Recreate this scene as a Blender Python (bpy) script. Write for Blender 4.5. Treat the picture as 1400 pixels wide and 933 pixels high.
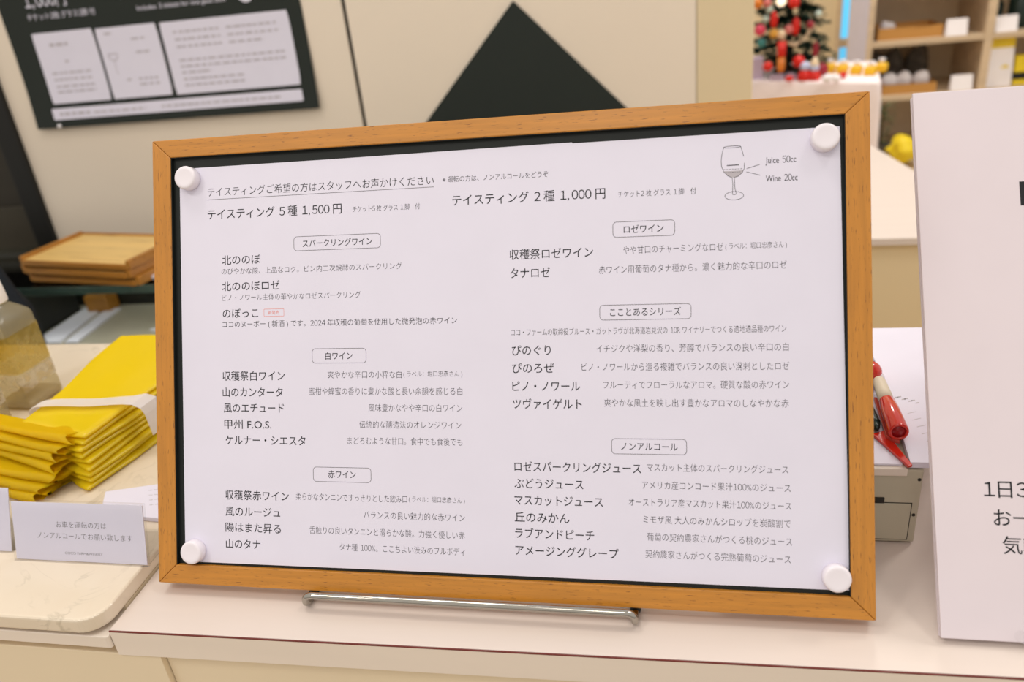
import bpy, bmesh, math, random
from mathutils import Vector, Matrix, Euler
from math import sin, cos, pi, radians

for o in list(bpy.data.objects):
    bpy.data.objects.remove(o)
SC = bpy.context.scene
COL = SC.collection
RND = random.Random(7)

# ------------------------------------------------------------------ camera
# world: x along the counter, y into the room, z up; z = 0 is the white counter top (0.8 m above the floor)
CAM_POS = Vector((0.34128, -0.35455, 0.36502))
AX_R = Vector((0.97980445, 0.17266675, -0.10084359))
AX_D = Vector((-0.01247795, -0.45054321, -0.89266742))
AX_F = Vector((-0.19956837, 0.87589783, -0.43928971))
cam = bpy.data.cameras.new('camera')
cam.sensor_width = 36.0
cam.sensor_fit = 'HORIZONTAL'
cam.lens = 1089.0 / 1400.0 * 36.0
cam.clip_start = 0.02
cam.clip_end = 30
cam.dof.use_dof = True
cam.dof.focus_distance = 0.52
cam.dof.aperture_fstop = 6.3
cam_o = bpy.data.objects.new('camera', cam)
M = Matrix.Identity(4)
for i in range(3):
    M[i][0] = AX_R[i]; M[i][1] = -AX_D[i]; M[i][2] = -AX_F[i]; M[i][3] = CAM_POS[i]
cam_o.matrix_world = M
COL.objects.link(cam_o)
SC.camera = cam_o

# ------------------------------------------------------------------ light
w = bpy.data.worlds.new('world'); SC.world = w; w.use_nodes = True
nt = w.node_tree; nt.nodes.clear()
wo = nt.nodes.new('ShaderNodeOutputWorld'); bg = nt.nodes.new('ShaderNodeBackground')
tc = nt.nodes.new('ShaderNodeTexCoord'); sx = nt.nodes.new('ShaderNodeSeparateXYZ')
cr = nt.nodes.new('ShaderNodeValToRGB')
nt.links.new(tc.outputs['Generated'], sx.inputs[0])
mr = nt.nodes.new('ShaderNodeMapRange'); mr.inputs[1].default_value = -1; mr.inputs[2].default_value = 1
nt.links.new(sx.outputs['Z'], mr.inputs[0]); nt.links.new(mr.outputs[0], cr.inputs[0])
e = cr.color_ramp.elements
e[0].position = 0.30; e[0].color = (0.36, 0.31, 0.25, 1)
e[1].position = 0.95; e[1].color = (1.0, 0.95, 0.88, 1)
m_ = e.new(0.55); m_.color = (0.95, 0.88, 0.80, 1)
nt.links.new(cr.outputs[0], bg.inputs['Color']); bg.inputs['Strength'].default_value = 0.86
nt.links.new(bg.outputs[0], wo.inputs['Surface'])

def unseen_ceiling_lamp(x, y, z, size, power, col=(1.0, 0.93, 0.84)):
    l = bpy.data.lights.new('unseen_ceiling_light', 'AREA'); l.shape = 'DISK'; l.size = size; l.energy = power; l.color = col
    o = bpy.data.objects.new('unseen_ceiling_light', l); o.location = (x, y, z); COL.objects.link(o)
    return o
unseen_ceiling_lamp(-0.75, -0.85, 1.75, 0.35, 8.5)  # unseen lamp, added to light the front of the yellow bags
unseen_ceiling_lamp(1.05, 0.15, 1.75, 0.35, 4.5)
unseen_ceiling_lamp(0.2, -1.1, 1.75, 0.6, 5.5)
unseen_ceiling_lamp(-0.3, 0.30, 1.75, 0.4, 6)  # unseen lamp, added to brighten the back wall
unseen_ceiling_lamp(1.45, 1.0, 1.75, 0.4, 11)  # unseen lamp, added to reach into the shelf interiors
unseen_ceiling_lamp(0.8, 2.5, 1.75, 0.4, 24)

vs = SC.view_settings
SC.display_settings.display_device = 'sRGB'
vs.view_transform = 'Standard'; vs.look = 'None'; vs.gamma = 1.0; vs.use_curve_mapping = False
vs.exposure = -0.09

# ------------------------------------------------------------------ materials
def lin(r, g, b):
    f = lambda c: (c / 255 / 12.92) if c / 255 <= 0.04045 else ((c / 255 + 0.055) / 1.055) ** 2.4
    return (f(r), f(g), f(b), 1.0)

def mat(name, rgb, rough=0.5, metal=0.0, noise=0.0, nscale=(20, 20, 20), trans=0.0, ior=1.45, coat=0.0, bump=0.0, detail=4, emit=None, spec=0.5, rgb2=None, lo=0.35, hi=0.65):
    """procedural surface: base colour varied by an object-space noise"""
    m = bpy.data.materials.new(name); m.use_nodes = True
    n = m.node_tree; b = n.nodes['Principled BSDF']
    c = lin(*rgb)
    b.inputs['Base Color'].default_value = c
    b.inputs['Roughness'].default_value = rough
    b.inputs['Metallic'].default_value = metal
    b.inputs['IOR'].default_value = ior
    b.inputs['Transmission Weight'].default_value = trans
    b.inputs['Coat Weight'].default_value = coat
    b.inputs['Specular IOR Level'].default_value = spec
    if emit:
        b.inputs['Emission Color'].default_value = lin(*emit[:3]); b.inputs['Emission Strength'].default_value = emit[3]
    if noise or rgb2 or bump:
        t = n.nodes.new('ShaderNodeTexCoord'); mp = n.nodes.new('ShaderNodeMapping'); nz = n.nodes.new('ShaderNodeTexNoise')
        mp.inputs['Scale'].default_value = nscale
        nz.inputs['Scale'].default_value = 1.0; nz.inputs['Detail'].default_value = detail
        n.links.new(t.outputs['Object'], mp.inputs[0]); n.links.new(mp.outputs[0], nz.inputs['Vector'])
        if noise or rgb2:
            r = n.nodes.new('ShaderNodeValToRGB')
            r.color_ramp.elements[0].position = lo; r.color_ramp.elements[1].position = hi
            c2 = lin(*rgb2) if rgb2 else tuple(max(0, v * (1 - noise)) for v in c[:3]) + (1,)
            r.color_ramp.elements[0].color = c2; r.color_ramp.elements[1].color = c
            n.links.new(nz.outputs['Fac'], r.inputs[0]); n.links.new(r.outputs[0], b.inputs['Base Color'])
        if bump:
            bp = n.nodes.new('ShaderNodeBump'); bp.inputs['Strength'].default_value = bump; bp.inputs['Distance'].default_value = 0.002
            n.links.new(nz.outputs['Fac'], bp.inputs['Height']); n.links.new(bp.outputs[0], b.inputs['Normal'])
    return m

def wood(name, rgb, dark, axis, fine=900, lng=45, rough=0.32, coat=0.25, pores=True):
    """varnished wood: long soft grain plus short dark pores, running along the given axis"""
    m = bpy.data.materials.new(name); m.use_nodes = True
    n = m.node_tree; b = n.nodes['Principled BSDF']
    b.inputs['Roughness'].default_value = rough; b.inputs['Coat Weight'].default_value = coat; b.inputs['Coat Roughness'].default_value = 0.3
    t = n.nodes.new('ShaderNodeTexCoord')
    def nz(sc, det):
        mp = n.nodes.new('ShaderNodeMapping'); mp.inputs['Scale'].default_value = sc
        z = n.nodes.new('ShaderNodeTexNoise'); z.inputs['Scale'].default_value = 1; z.inputs['Detail'].default_value = det
        n.links.new(t.outputs['Object'], mp.inputs[0]); n.links.new(mp.outputs[0], z.inputs['Vector'])
        return z
    s1 = [fine * 0.25] * 3; s1[axis] = lng * 0.15
    s2 = [fine] * 3; s2[axis] = lng
    a = nz(s1, 3); c = nz(s2, 2)
    r1 = n.nodes.new('ShaderNodeValToRGB'); r1.color_ramp.elements[0].position = 0.3; r1.color_ramp.elements[1].position = 0.7
    k = lin(*rgb)
    r1.color_ramp.elements[0].color = tuple(v * 0.80 for v in k[:3]) + (1,); r1.color_ramp.elements[1].color = k
    n.links.new(a.outputs['Fac'], r1.inputs[0])
    if pores:
        r2 = n.nodes.new('ShaderNodeValToRGB'); r2.color_ramp.elements[0].position = 0.30; r2.color_ramp.elements[1].position = 0.38
        r2.color_ramp.elements[0].color = (0.8, 0.8, 0.8, 1); r2.color_ramp.elements[1].color = (0, 0, 0, 1)
        n.links.new(c.outputs['Fac'], r2.inputs[0])
        mx = n.nodes.new('ShaderNodeMixRGB'); mx.inputs[2].default_value = lin(*dark)
        n.links.new(r2.outputs[0], mx.inputs[0]); n.links.new(r1.outputs[0], mx.inputs[1]); n.links.new(mx.outputs[0], b.inputs['Base Color'])
    else:
        n.links.new(r1.outputs[0], b.inputs['Base Color'])
    return m

def marble(name):
    m = bpy.data.materials.new(name); m.use_nodes = True
    n = m.node_tree; b = n.nodes['Principled BSDF']; b.inputs['Roughness'].default_value = 0.18
    t = n.nodes.new('ShaderNodeTexCoord')
    z1 = n.nodes.new('ShaderNodeTexNoise'); z1.inputs['Scale'].default_value = 16; z1.inputs['Detail'].default_value = 6; z1.inputs['Distortion'].default_value = 1.2
    z2 = n.nodes.new('ShaderNodeTexNoise'); z2.inputs['Scale'].default_value = 11; z2.inputs['Detail'].default_value = 7; z2.inputs['Distortion'].default_value = 1.5
    for z in (z1, z2): n.links.new(t.outputs['Object'], z.inputs['Vector'])
    r1 = n.nodes.new('ShaderNodeValToRGB'); r1.color_ramp.elements[0].color = lin(224, 208, 186); r1.color_ramp.elements[1].color = lin(230, 218, 200)
    n.links.new(z1.outputs['Fac'], r1.inputs[0])
    # thin greenish veins where the second noise crosses its middle
    sub = n.nodes.new('ShaderNodeMath'); sub.operation = 'SUBTRACT'; sub.inputs[1].default_value = 0.46
    ab = n.nodes.new('ShaderNodeMath'); ab.operation = 'ABSOLUTE'
    n.links.new(z2.outputs['Fac'], sub.inputs[0]); n.links.new(sub.outputs[0], ab.inputs[0])
    r2 = n.nodes.new('ShaderNodeValToRGB'); r2.color_ramp.elements[0].position = 0.0; r2.color_ramp.elements[1].position = 0.014
    r2.color_ramp.elements[0].color = (0.32, 0.32, 0.32, 1); r2.color_ramp.elements[1].color = (0, 0, 0, 1)
    n.links.new(ab.outputs[0], r2.inputs[0])
    mu = n.nodes.new('ShaderNodeMath'); mu.operation = 'MULTIPLY'
    r3 = n.nodes.new('ShaderNodeValToRGB'); r3.color_ramp.elements[0].position = 0.45; r3.color_ramp.elements[1].position = 0.7
    n.links.new(z1.outputs['Fac'], r3.inputs[0]); n.links.new(r2.outputs[0], mu.inputs[0]); n.links.new(r3.outputs[0], mu.inputs[1])
    mx = n.nodes.new('ShaderNodeMixRGB'); mx.inputs[2].default_value = lin(120, 108, 78)
    n.links.new(mu.outputs[0], mx.inputs[0]); n.links.new(r1.outputs[0], mx.inputs[1]); n.links.new(mx.outputs[0], b.inputs['Base Color'])
    return m

def clear(name, tint=(255, 255, 255), gloss=0.12, rough=0.03):
    """thin clear pane: mostly see-through with a glossy coat"""
    m = bpy.data.materials.new(name); m.use_nodes = True
    n = m.node_tree; n.nodes.clear()
    o = n.nodes.new('ShaderNodeOutputMaterial'); mx = n.nodes.new('ShaderNodeMixShader')
    t = n.nodes.new('ShaderNodeBsdfTransparent'); g = n.nodes.new('ShaderNodeBsdfGlossy'); fr = n.nodes.new('ShaderNodeLayerWeight')
    fr.inputs['Blend'].default_value = gloss
    t.inputs['Color'].default_value = lin(*tint); g.inputs['Roughness'].default_value = rough
    n.links.new(fr.outputs['Fresnel'], mx.inputs[0]); n.links.new(t.outputs[0], mx.inputs[1]); n.links.new(g.outputs[0], mx.inputs[2])
    n.links.new(mx.outputs[0], o.inputs['Surface'])
    return m

def film(name, rgb, trl, see=0.0, gloss=0.05, patch=0):
    """thin film or cloth: part diffuse, part light passing through; see = how much is plainly see-through"""
    m = bpy.data.materials.new(name); m.use_nodes = True
    n = m.node_tree; n.nodes.clear(); o = n.nodes.new('ShaderNodeOutputMaterial')
    t = n.nodes.new('ShaderNodeTexCoord'); z = n.nodes.new('ShaderNodeTexNoise'); z.inputs['Scale'].default_value = 22
    r = n.nodes.new('ShaderNodeValToRGB'); c = lin(*rgb); r.color_ramp.elements[0].color = tuple(v * 0.94 for v in c[:3]) + (1,); r.color_ramp.elements[1].color = c
    n.links.new(t.outputs['Object'], z.inputs['Vector']); n.links.new(z.outputs['Fac'], r.inputs[0])
    d = n.nodes.new('ShaderNodeBsdfDiffuse'); tr = n.nodes.new('ShaderNodeBsdfTranslucent'); g = n.nodes.new('ShaderNodeBsdfGlossy'); g.inputs['Roughness'].default_value = 0.25
    for k in (d, tr): n.links.new(r.outputs[0], k.inputs['Color'])
    def mix(f, a, b):
        x = n.nodes.new('ShaderNodeMixShader'); x.inputs[0].default_value = f; n.links.new(a.outputs[0], x.inputs[1]); n.links.new(b.outputs[0], x.inputs[2]); return x
    s = mix(trl, d, tr)
    if see:
        tp = n.nodes.new('ShaderNodeBsdfTransparent'); tp.inputs['Color'].default_value = c; s = mix(see, s, tp)
        if patch:      # broken-up tint: clear gaps between patches
            z2 = n.nodes.new('ShaderNodeTexNoise'); z2.inputs['Scale'].default_value = patch; z2.inputs['Detail'].default_value = 2; mr_ = n.nodes.new('ShaderNodeMapRange')
            mr_.inputs[1].default_value = 0.42; mr_.inputs[2].default_value = 0.6; mr_.inputs[3].default_value = see; mr_.inputs[4].default_value = 1.0
            n.links.new(t.outputs['Object'], z2.inputs['Vector']); n.links.new(z2.outputs['Fac'], mr_.inputs[0]); n.links.new(mr_.outputs[0], s.inputs[0])
    s = mix(gloss, s, g); n.links.new(s.outputs[0], o.inputs['Surface'])
    return m

MT = {}
MT['rail_x'] = wood('amber_wood_across', (202, 134, 42), (104, 56, 14), 0, fine=1500, lng=130)
MT['rail_z'] = wood('amber_wood_upright', (202, 134, 42), (104, 56, 14), 2, fine=1500, lng=130)
MT['board'] = mat('dark_green_board', (12, 20, 18), 0.6, noise=0.15, nscale=(150, 150, 150))
MT['paper'] = mat('white_paper', (229, 226, 243), 0.55, noise=0.02, nscale=(30, 30, 30))
MT['sign_white'] = mat('warm_white_board', (226, 215, 222), 0.55, noise=0.02, nscale=(30, 30, 30))
MT['ink'] = mat('dark_ink', (20, 21, 28), 0.6, noise=0.05)
MT['ink_mid'] = mat('grey_ink', (44, 43, 50), 0.6, noise=0.05)
MT['ink_soft'] = mat('pale_grey_ink', (92, 88, 94), 0.6, noise=0.05)
MT['ink_red'] = mat('coral_ink', (238, 150, 140), 0.6, noise=0.05)
MT['shade_ink'] = mat('light_grey_ink', (190, 184, 192), 0.6, noise=0.05)
MT['magnet'] = mat('white_plastic', (240, 234, 242), 0.35, noise=0.02)
MT['laminate'] = mat('white_laminate', (221, 208, 200), 0.42, noise=0.03, nscale=(4, 60, 60))
MT['laminate_edge'] = mat('white_laminate_edge', (236, 224, 212), 0.4, noise=0.03, nscale=(4, 60, 60))
MT['red_line'] = mat('brown_red_seam', (112, 44, 40), 0.5, noise=0.1)
MT['marble'] = marble('cream_marble')
MT['cream'] = mat('cream_panel', (234, 218, 190), 0.5, noise=0.03, nscale=(6, 6, 6))
MT['chrome'] = mat('chrome', (174, 170, 162), 0.1, metal=1.0, noise=0.03, nscale=(300, 300, 300))
MT['rubber'] = mat('black_rubber', (40, 48, 50), 0.6, noise=0.1)
MT['wall'] = mat('cream_wall', (240, 226, 208), 0.6, noise=0.03, nscale=(3, 3, 3))
MT['column'] = mat('yellow_cream_wall', (228, 209, 172), 0.55, noise=0.03, nscale=(3, 3, 3))
MT['black_sign'] = mat('matt_green_black', (34, 41, 37), 0.75, noise=0.1, nscale=(4, 4, 4))
MT['black'] = mat('black_paint', (12, 13, 12), 0.5, noise=0.1)
MT['brown_dark'] = mat('dark_brown_panel', (44, 38, 28), 0.45, noise=0.15, nscale=(3, 3, 20))
MT['olive_dark'] = mat('dark_olive_panel', (58, 53, 42), 0.5, noise=0.1)
MT['navy'] = mat('navy_cloth', (18, 26, 36), 0.85, noise=0.3, nscale=(30, 30, 30), bump=0.3)
MT['yellow'] = film('yellow_plastic_film', (255, 230, 34), 0.40)
MT['tray'] = wood('blond_wood', (236, 198, 122), (150, 100, 40), 0, fine=200, lng=10, rough=0.45, coat=0.1)
MT['tray_rim'] = wood('orange_wood', (180, 122, 46), (120, 70, 20), 0, fine=200, lng=10, rough=0.45, coat=0.1)
MT['glass_green'] = mat('green_glass_edge', (120, 150, 140), 0.08, trans=0.7, noise=0.2, nscale=(20, 20, 20))
MT['pane'] = clear('clear_glass', (247, 251, 249), 0.06)
MT['acrylic'] = clear('clear_acrylic', (250, 250, 250), 0.08)
MT['pet'] = film('clear_plastic_bottle', (236, 230, 208), 0.5, 0.80, 0.10)
MT['pet_thick'] = film('thick_clear_plastic', (240, 228, 196), 0.5, 0.55, 0.10)
MT['case_grey'] = mat('grey_case_shelf', (176, 168, 154), 0.4, noise=0.06)
MT['case_dark'] = mat('dark_case_lining', (30, 31, 27), 0.6, noise=0.1)
MT['device'] = mat('grey_beige_plastic', (196, 190, 170), 0.4, noise=0.02)
MT['device_dark'] = mat('dark_screw_hole', (40, 38, 34), 0.6, noise=0.1)
MT['red_gloss'] = mat('glossy_red_plastic', (214, 42, 26), 0.15, coat=0.6, noise=0.05)
MT['red_deep'] = mat('deep_red_plastic', (150, 14, 22), 0.3, noise=0.05)
MT['red_clip'] = mat('clear_red_plastic', (222, 90, 78), 0.2, trans=0.3, noise=0.05)
MT['ivory'] = mat('ivory_label', (224, 212, 190), 0.5, noise=0.04)
MT['green_black'] = mat('green_black_plastic', (26, 46, 42), 0.3, noise=0.1)
MT['steel'] = mat('pale_metal', (210, 200, 180), 0.2, metal=1.0, noise=0.05)
MT['floor'] = wood('pale_wood_floor', (214, 190, 152), (150, 120, 84), 0, fine=40, lng=2, rough=0.4, coat=0.1)
MT['shelf'] = wood('pale_shelf_wood', (222, 198, 166), (170, 140, 100), 0, fine=120, lng=4, rough=0.5, coat=0.0, pores=False)
MT['shelf_back'] = mat('taupe_shelf_back', (226, 206, 176), 0.6, noise=0.06)
MT['cloth_white'] = mat('white_cloth', (250, 238, 240), 0.8, noise=0.02, bump=0.05, nscale=(60, 60, 60))
MT['lilac'] = mat('window_lit_white_panel', (222, 222, 250), 0.25, noise=0.03)  # white panel; the lilac tint paints in blue light from the window
MT['sky'] = mat('daylit_window', (90, 190, 240), 0.4, noise=0.1, nscale=(2, 2, 4), emit=(96, 196, 245, 0.95))
MT['basket'] = wood('honey_wood', (206, 150, 76), (130, 80, 30), 0, fine=120, lng=5, rough=0.5, coat=0.0)
MT['charcoal'] = mat('charcoal_cloth', (104, 98, 90), 0.8, noise=0.5, nscale=(40, 40, 40))
MT['fir'] = mat('fir_green', (30, 66, 50), 0.7, noise=0.6, nscale=(30, 30, 30))
MT['trunk'] = mat('brown_bark', (70, 48, 32), 0.8, noise=0.3)
MT['c_red'] = mat('red_bauble', (214, 32, 22), 0.25, noise=0.08)
MT['c_crimson'] = mat('crimson_bauble', (150, 26, 44), 0.3, noise=0.08)
MT['c_pink'] = mat('pink_bauble', (222, 70, 100), 0.25, noise=0.08)
MT['c_rose'] = mat('rose_ornament', (214, 120, 116), 0.4, noise=0.08)
MT['c_orange'] = mat('orange_ornament', (222, 128, 42), 0.3, noise=0.08)
MT['c_gold'] = mat('gold_ornament', (226, 170, 70), 0.3, noise=0.1)
MT['c_silver'] = mat('silver_bauble', (190, 206, 196), 0.2, noise=0.1)
MT['c_teal'] = mat('teal_bauble', (60, 130, 128), 0.3, noise=0.1)
MT['c_cream'] = mat('cream_ornament', (236, 214, 180), 0.4, noise=0.06)
MT['c_lilac'] = mat('lilac_box', (196, 180, 206), 0.5, noise=0.06)
MT['c_ice'] = mat('ice_blue_wool', (200, 208, 240), 0.8, noise=0.06)
MT['c_yellow'] = mat('yellow_packet', (240, 190, 30), 0.4, noise=0.08)
MT['c_lemon'] = mat('lemon_yellow', (244, 216, 40), 0.45, noise=0.08)
MT['c_white'] = mat('white_packet', (250, 246, 250), 0.5, noise=0.04)
MT['bulb'] = mat('lit_lamp', (255, 240, 215), 0.4, noise=0.02, emit=(255, 236, 205, 1.2))

# ------------------------------------------------------------------ helpers
def link(name, me, m, parent=None, smooth=False):
    o = bpy.data.objects.new(name, me)
    for k in (m if isinstance(m, (list, tuple)) else [m]):
        me.materials.append(k)
    COL.objects.link(o)
    if parent: o.parent = parent
    if smooth:
        for p in me.polygons: p.use_smooth = True
    return o

def obj(name, bm, m, parent=None, smooth=False, loc=None, rot=None):
    bmesh.ops.recalc_face_normals(bm, faces=bm.faces)
    me = bpy.data.meshes.new(name); bm.to_mesh(me); bm.free()
    o = link(name, me, m, parent, smooth)
    if loc: o.location = loc
    if rot: o.rotation_euler = rot
    return o

def thing(name, label, cat, loc=(0, 0, 0), rot=(0, 0, 0), group=None):
    o = bpy.data.objects.new(name, None); COL.objects.link(o)
    o.location = loc; o.rotation_euler = rot; o.empty_display_size = 0.02
    return tag(o, label, cat, group)

def tag(o, label, cat, group=None):
    o['label'] = label; o['category'] = cat
    if group: o['group'] = group
    return o

def struct(o):
    o['kind'] = 'structure'; return o

def bx(x0, x1, y0, y1, z0, z1, bevel=0.0, seg=2, bm=None):
    b = bmesh.new()
    r = bmesh.ops.create_cube(b, size=1.0)
    for v in b.verts:
        v.co = Vector((x0 + (v.co.x + 0.5) * (x1 - x0), y0 + (v.co.y + 0.5) * (y1 - y0), z0 + (v.co.z + 0.5) * (z1 - z0)))
    if bevel:
        bmesh.ops.bevel(b, geom=list(b.edges), offset=bevel, segments=seg, affect='EDGES', profile=0.6)
    if bm is not None:
        me = bpy.data.meshes.new('tmp'); b.to_mesh(me); b.free(); bm.from_mesh(me); bpy.data.meshes.remove(me); return bm
    return b

def prism(pts, z0, z1, bevel=0.0, axis='z', seg=2):
    """extrude a flat outline; axis z: pts are (x,y); axis y: pts are (x,z), z0..z1 along y"""
    b = bmesh.new()
    mk = (lambda p, t: Vector((p[0], p[1], t))) if axis == 'z' else ((lambda p, t: Vector((p[0], t, p[1]))) if axis == 'y' else (lambda p, t: Vector((t, p[0], p[1]))))
    a = [b.verts.new(mk(p, z0)) for p in pts]; c = [b.verts.new(mk(p, z1)) for p in pts]
    n = len(pts)
    b.faces.new(a); b.faces.new(c)
    for i in range(n):
        b.faces.new((a[i], a[(i + 1) % n], c[(i + 1) % n], c[i]))
    bmesh.ops.recalc_face_normals(b, faces=b.faces)
    if bevel:
        bmesh.ops.bevel(b, geom=list(b.edges), offset=bevel, segments=seg, affect='EDGES', profile=0.6)
    return b

def rrect(x0, x1, y0, y1, r, n=6):
    out = []
    for cx, cy, a0 in ((x1 - r, y1 - r, 0), (x0 + r, y1 - r, pi / 2), (x0 + r, y0 + r, pi), (x1 - r, y0 + r, 1.5 * pi)):
        for i in range(n + 1):
            a = a0 + i / n * pi / 2
            out.append((cx + r * cos(a), cy + r * sin(a)))
    return out

def lathe(prof, n=32, bm=None, M=None):
    """prof: list of (radius, z) about the z axis"""
    b = bm or bmesh.new(); rings = []
    M = M or Matrix.Identity(4)
    for r, z in prof:
        if r < 1e-6: rings.append([b.verts.new(M @ Vector((0, 0, z)))])
        else: rings.append([b.verts.new(M @ Vector((r * cos(2 * pi * i / n), r * sin(2 * pi * i / n), z))) for i in range(n)])
    for A, B in zip(rings, rings[1:]):
        for i in range(n):
            j = (i + 1) % n
            if len(A) == 1 and len(B) == 1: continue
            if len(A) == 1: b.faces.new((A[0], B[i], B[j]))
            elif len(B) == 1: b.faces.new((A[i], A[j], B[0]))
            else: b.faces.new((A[i], A[j], B[j], B[i]))
    return b

def tube(pts, r, n=16, bm=None, closed=False):
    """round bar along a polyline (parallel transported rings)"""
    b = bm or bmesh.new(); pts = [Vector(p) for p in pts]; N = len(pts)
    tang = []
    for i in range(N):
        a = pts[i - 1] if (i > 0 or closed) else pts[i]; c = pts[(i + 1) % N] if (i < N - 1 or closed) else pts[i]
        tang.append((c - a).normalized())
    up = Vector((0, 0, 1)) if abs(tang[0].z) < 0.9 else Vector((1, 0, 0))
    u = tang[0].cross(up).normalized(); rings = []
    for i in range(N):
        u = (u - tang[i] * u.dot(tang[i])).normalized(); v = tang[i].cross(u)
        rr = r[i] if isinstance(r, (list, tuple)) else r
        rings.append([b.verts.new(pts[i] + (u * cos(2 * pi * k / n) + v * sin(2 * pi * k / n)) * rr) for k in range(n)])
    R = rings + ([rings[0]] if closed else [])
    for A, B in zip(R, R[1:]):
        for k in range(n): b.faces.new((A[k], A[(k + 1) % n], B[(k + 1) % n], B[k]))
    if not closed:
        b.faces.new(rings[0]); b.faces.new(rings[-1])
    return b

def arc(c, a, b_, n=8):
    """quadratic corner from a to b_ bending at c"""
    c, a, b_ = Vector(c), Vector(a), Vector(b_)
    return [a * (1 - t) ** 2 + c * 2 * t * (1 - t) + b_ * t * t for t in [i / n for i in range(n + 1)]]

def ball(r, loc=(0, 0, 0), sc=(1, 1, 1), n=16, bm=None):
    b = bm or bmesh.new()
    bmesh.ops.create_uvsphere(b, u_segments=n, v_segments=max(8, n // 2), radius=r, matrix=Matrix.Translation(loc) @ Matrix.Diagonal((*sc, 1)))
    return b

TXT = bpy.data.curves.new('type', 'FONT')
TXT_O = bpy.data.objects.new('type', TXT)
COL.objects.link(TXT_O)
def text_verts(s, weight):
    # full-width figures set close: their 1 has a flag
    s = s.translate({ord('0') + i: chr(0xFF10 + i) for i in range(10)}); dg_ = [0xFF10 <= ord(c) <= 0xFF19 for c in s]
    TXT.body = s
    for i, f in enumerate(TXT.body_format):
        f.kerning = ((-7 if s[i + 1:i + 2] == ',' else -10) if dg_[i] else 0) + (-7 if i + 1 < len(s) and dg_[i + 1] else 0)
    TXT.offset = weight; TXT.size = 1.0; TXT.resolution_u = 3
    bpy.context.view_layer.update()
    dg = bpy.context.evaluated_depsgraph_get()
    return bpy.data.meshes.new_from_object(TXT_O.evaluated_get(dg))

def put_text(bm, s, em, x0, x1, yc, weight=0.0, midx=0, depth=0.0, align='fit'):
    """set one line of type into bm on the local x-z plane, facing -y; x0..x1 its left and right ends (x1 None: natural width)"""
    me = text_verts(s, weight)
    if not me.vertices:
        bpy.data.meshes.remove(me); return
    xs = [v.co.x for v in me.vertices]; a, b_ = min(xs), max(xs)
    k = em if x1 is None else (x1 - x0) / (b_ - a)
    if x1 is not None and not 0.7 < k / em < 1.35: print('TYPE width ratio %.2f' % (k / em), s)
    vs_ = [bm.verts.new((x0 + (v.co.x - a) * k, depth, yc + (v.co.y - 0.37) * em)) for v in me.vertices]
    for p in me.polygons:
        try:
            f = bm.faces.new([vs_[i] for i in p.vertices]); f.material_index = midx
        except ValueError: pass
    bpy.data.meshes.remove(me)

def outline(bm, pts, wd, depth=0.0, closed=True, midx=0):
    """thin printed line along pts in the local x-z plane"""
    n = len(pts); P = [Vector((p[0], p[1])) for p in pts]
    L = []; Rr = []
    for i in range(n):
        a = P[i - 1] if (closed or i > 0) else P[i]; c = P[(i + 1) % n] if (closed or i < n - 1) else P[i]
        d = (c - a); d = d.normalized() if d.length else Vector((1, 0)); nn = Vector((-d.y, d.x))
        L.append(bm.verts.new((P[i].x + nn.x * wd / 2, depth, P[i].y + nn.y * wd / 2)))
        Rr.append(bm.verts.new((P[i].x - nn.x * wd / 2, depth, P[i].y - nn.y * wd / 2)))
    for i in range(n if closed else n - 1):
        j = (i + 1) % n
        f = bm.faces.new((L[i], L[j], Rr[j], Rr[i])); f.material_index = midx

def flat(bm, pts, depth=0.0, midx=0):
    f = bm.faces.new([bm.verts.new((p[0], depth, p[1])) for p in pts]); f.material_index = midx

def face_front(o):
    """printed faces look towards local -y"""
    me = o.data
    bm = bmesh.new(); bm.from_mesh(me)
    for f in bm.faces:
        f.normal_update()
        if f.normal.y > 0: f.normal_flip()
    bm.to_mesh(me); bm.free()

def copy_tree(o, parent=None):
    c = o.copy(); COL.objects.link(c)
    if parent: c.parent = parent
    for ch in list(o.children): copy_tree(ch, c)
    return c

# ------------------------------------------------------------------ the setting
LEAN = 0.460754; LIFT = 0.009
FLOOR = -0.80
struct(obj('floor', bx(-3.0, 4.0, -1.5, 4.2, FLOOR - 0.05, FLOOR), MT['floor']))
WY = 1.10
struct(obj('wall_back', bx(-0.975, -0.2305, WY, WY + 0.10, FLOOR, 1.7), MT['wall']))
struct(obj('wall_panel', bx(-0.2225, 0.3835, WY, WY + 0.10, FLOOR, 1.7), MT['wall']))
struct(obj('trim_1', bx(-0.2305, -0.2225, WY + 0.006, WY + 0.02, FLOOR, 1.7), MT['black']))
struct(obj('wall_column', bx(0.3845, 0.477, WY - 0.001, WY + 0.16, FLOOR, 1.7, 0.002), MT['column']))
# dark doorway at the left end of the wall
door = obj('door_1', bx(-1.62, -1.02, WY + 0.03, WY + 0.07, FLOOR, 1.4, 0.002), MT['brown_dark']); struct(door)
struct(obj('trim_2', bx(-1.022, -0.975, WY - 0.012, WY + 0.10, FLOOR, 1.45, 0.002), MT['black']))
obj('lower_panel', bx(-1.58, -1.024, WY + 0.02, WY + 0.032, -0.75, -0.03, 0.002), MT['olive_dark'], door)
struct(obj('wall_far', bx(-0.4, 1.07, 3.6, 3.7, FLOOR, 1.7), MT['column']))
struct(obj('wall_right', bx(1.21, 4.0, 3.6, 3.7, FLOOR, 1.7), MT['column']))
win = struct(obj('window_1', bx(1.07, 1.21, 3.66, 3.69, -0.55, 1.5), MT['sky']))
fb = bx(1.06, 1.075, 3.57, 3.66, -0.56, 1.5); bx(1.07, 1.21, 3.575, 3.66, -0.58, -0.55, bm=fb); bx(1.07, 1.21, 3.60, 3.65, -0.175, -0.14, bm=fb)
obj('window_frame', fb, MT['shelf'], win)

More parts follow.
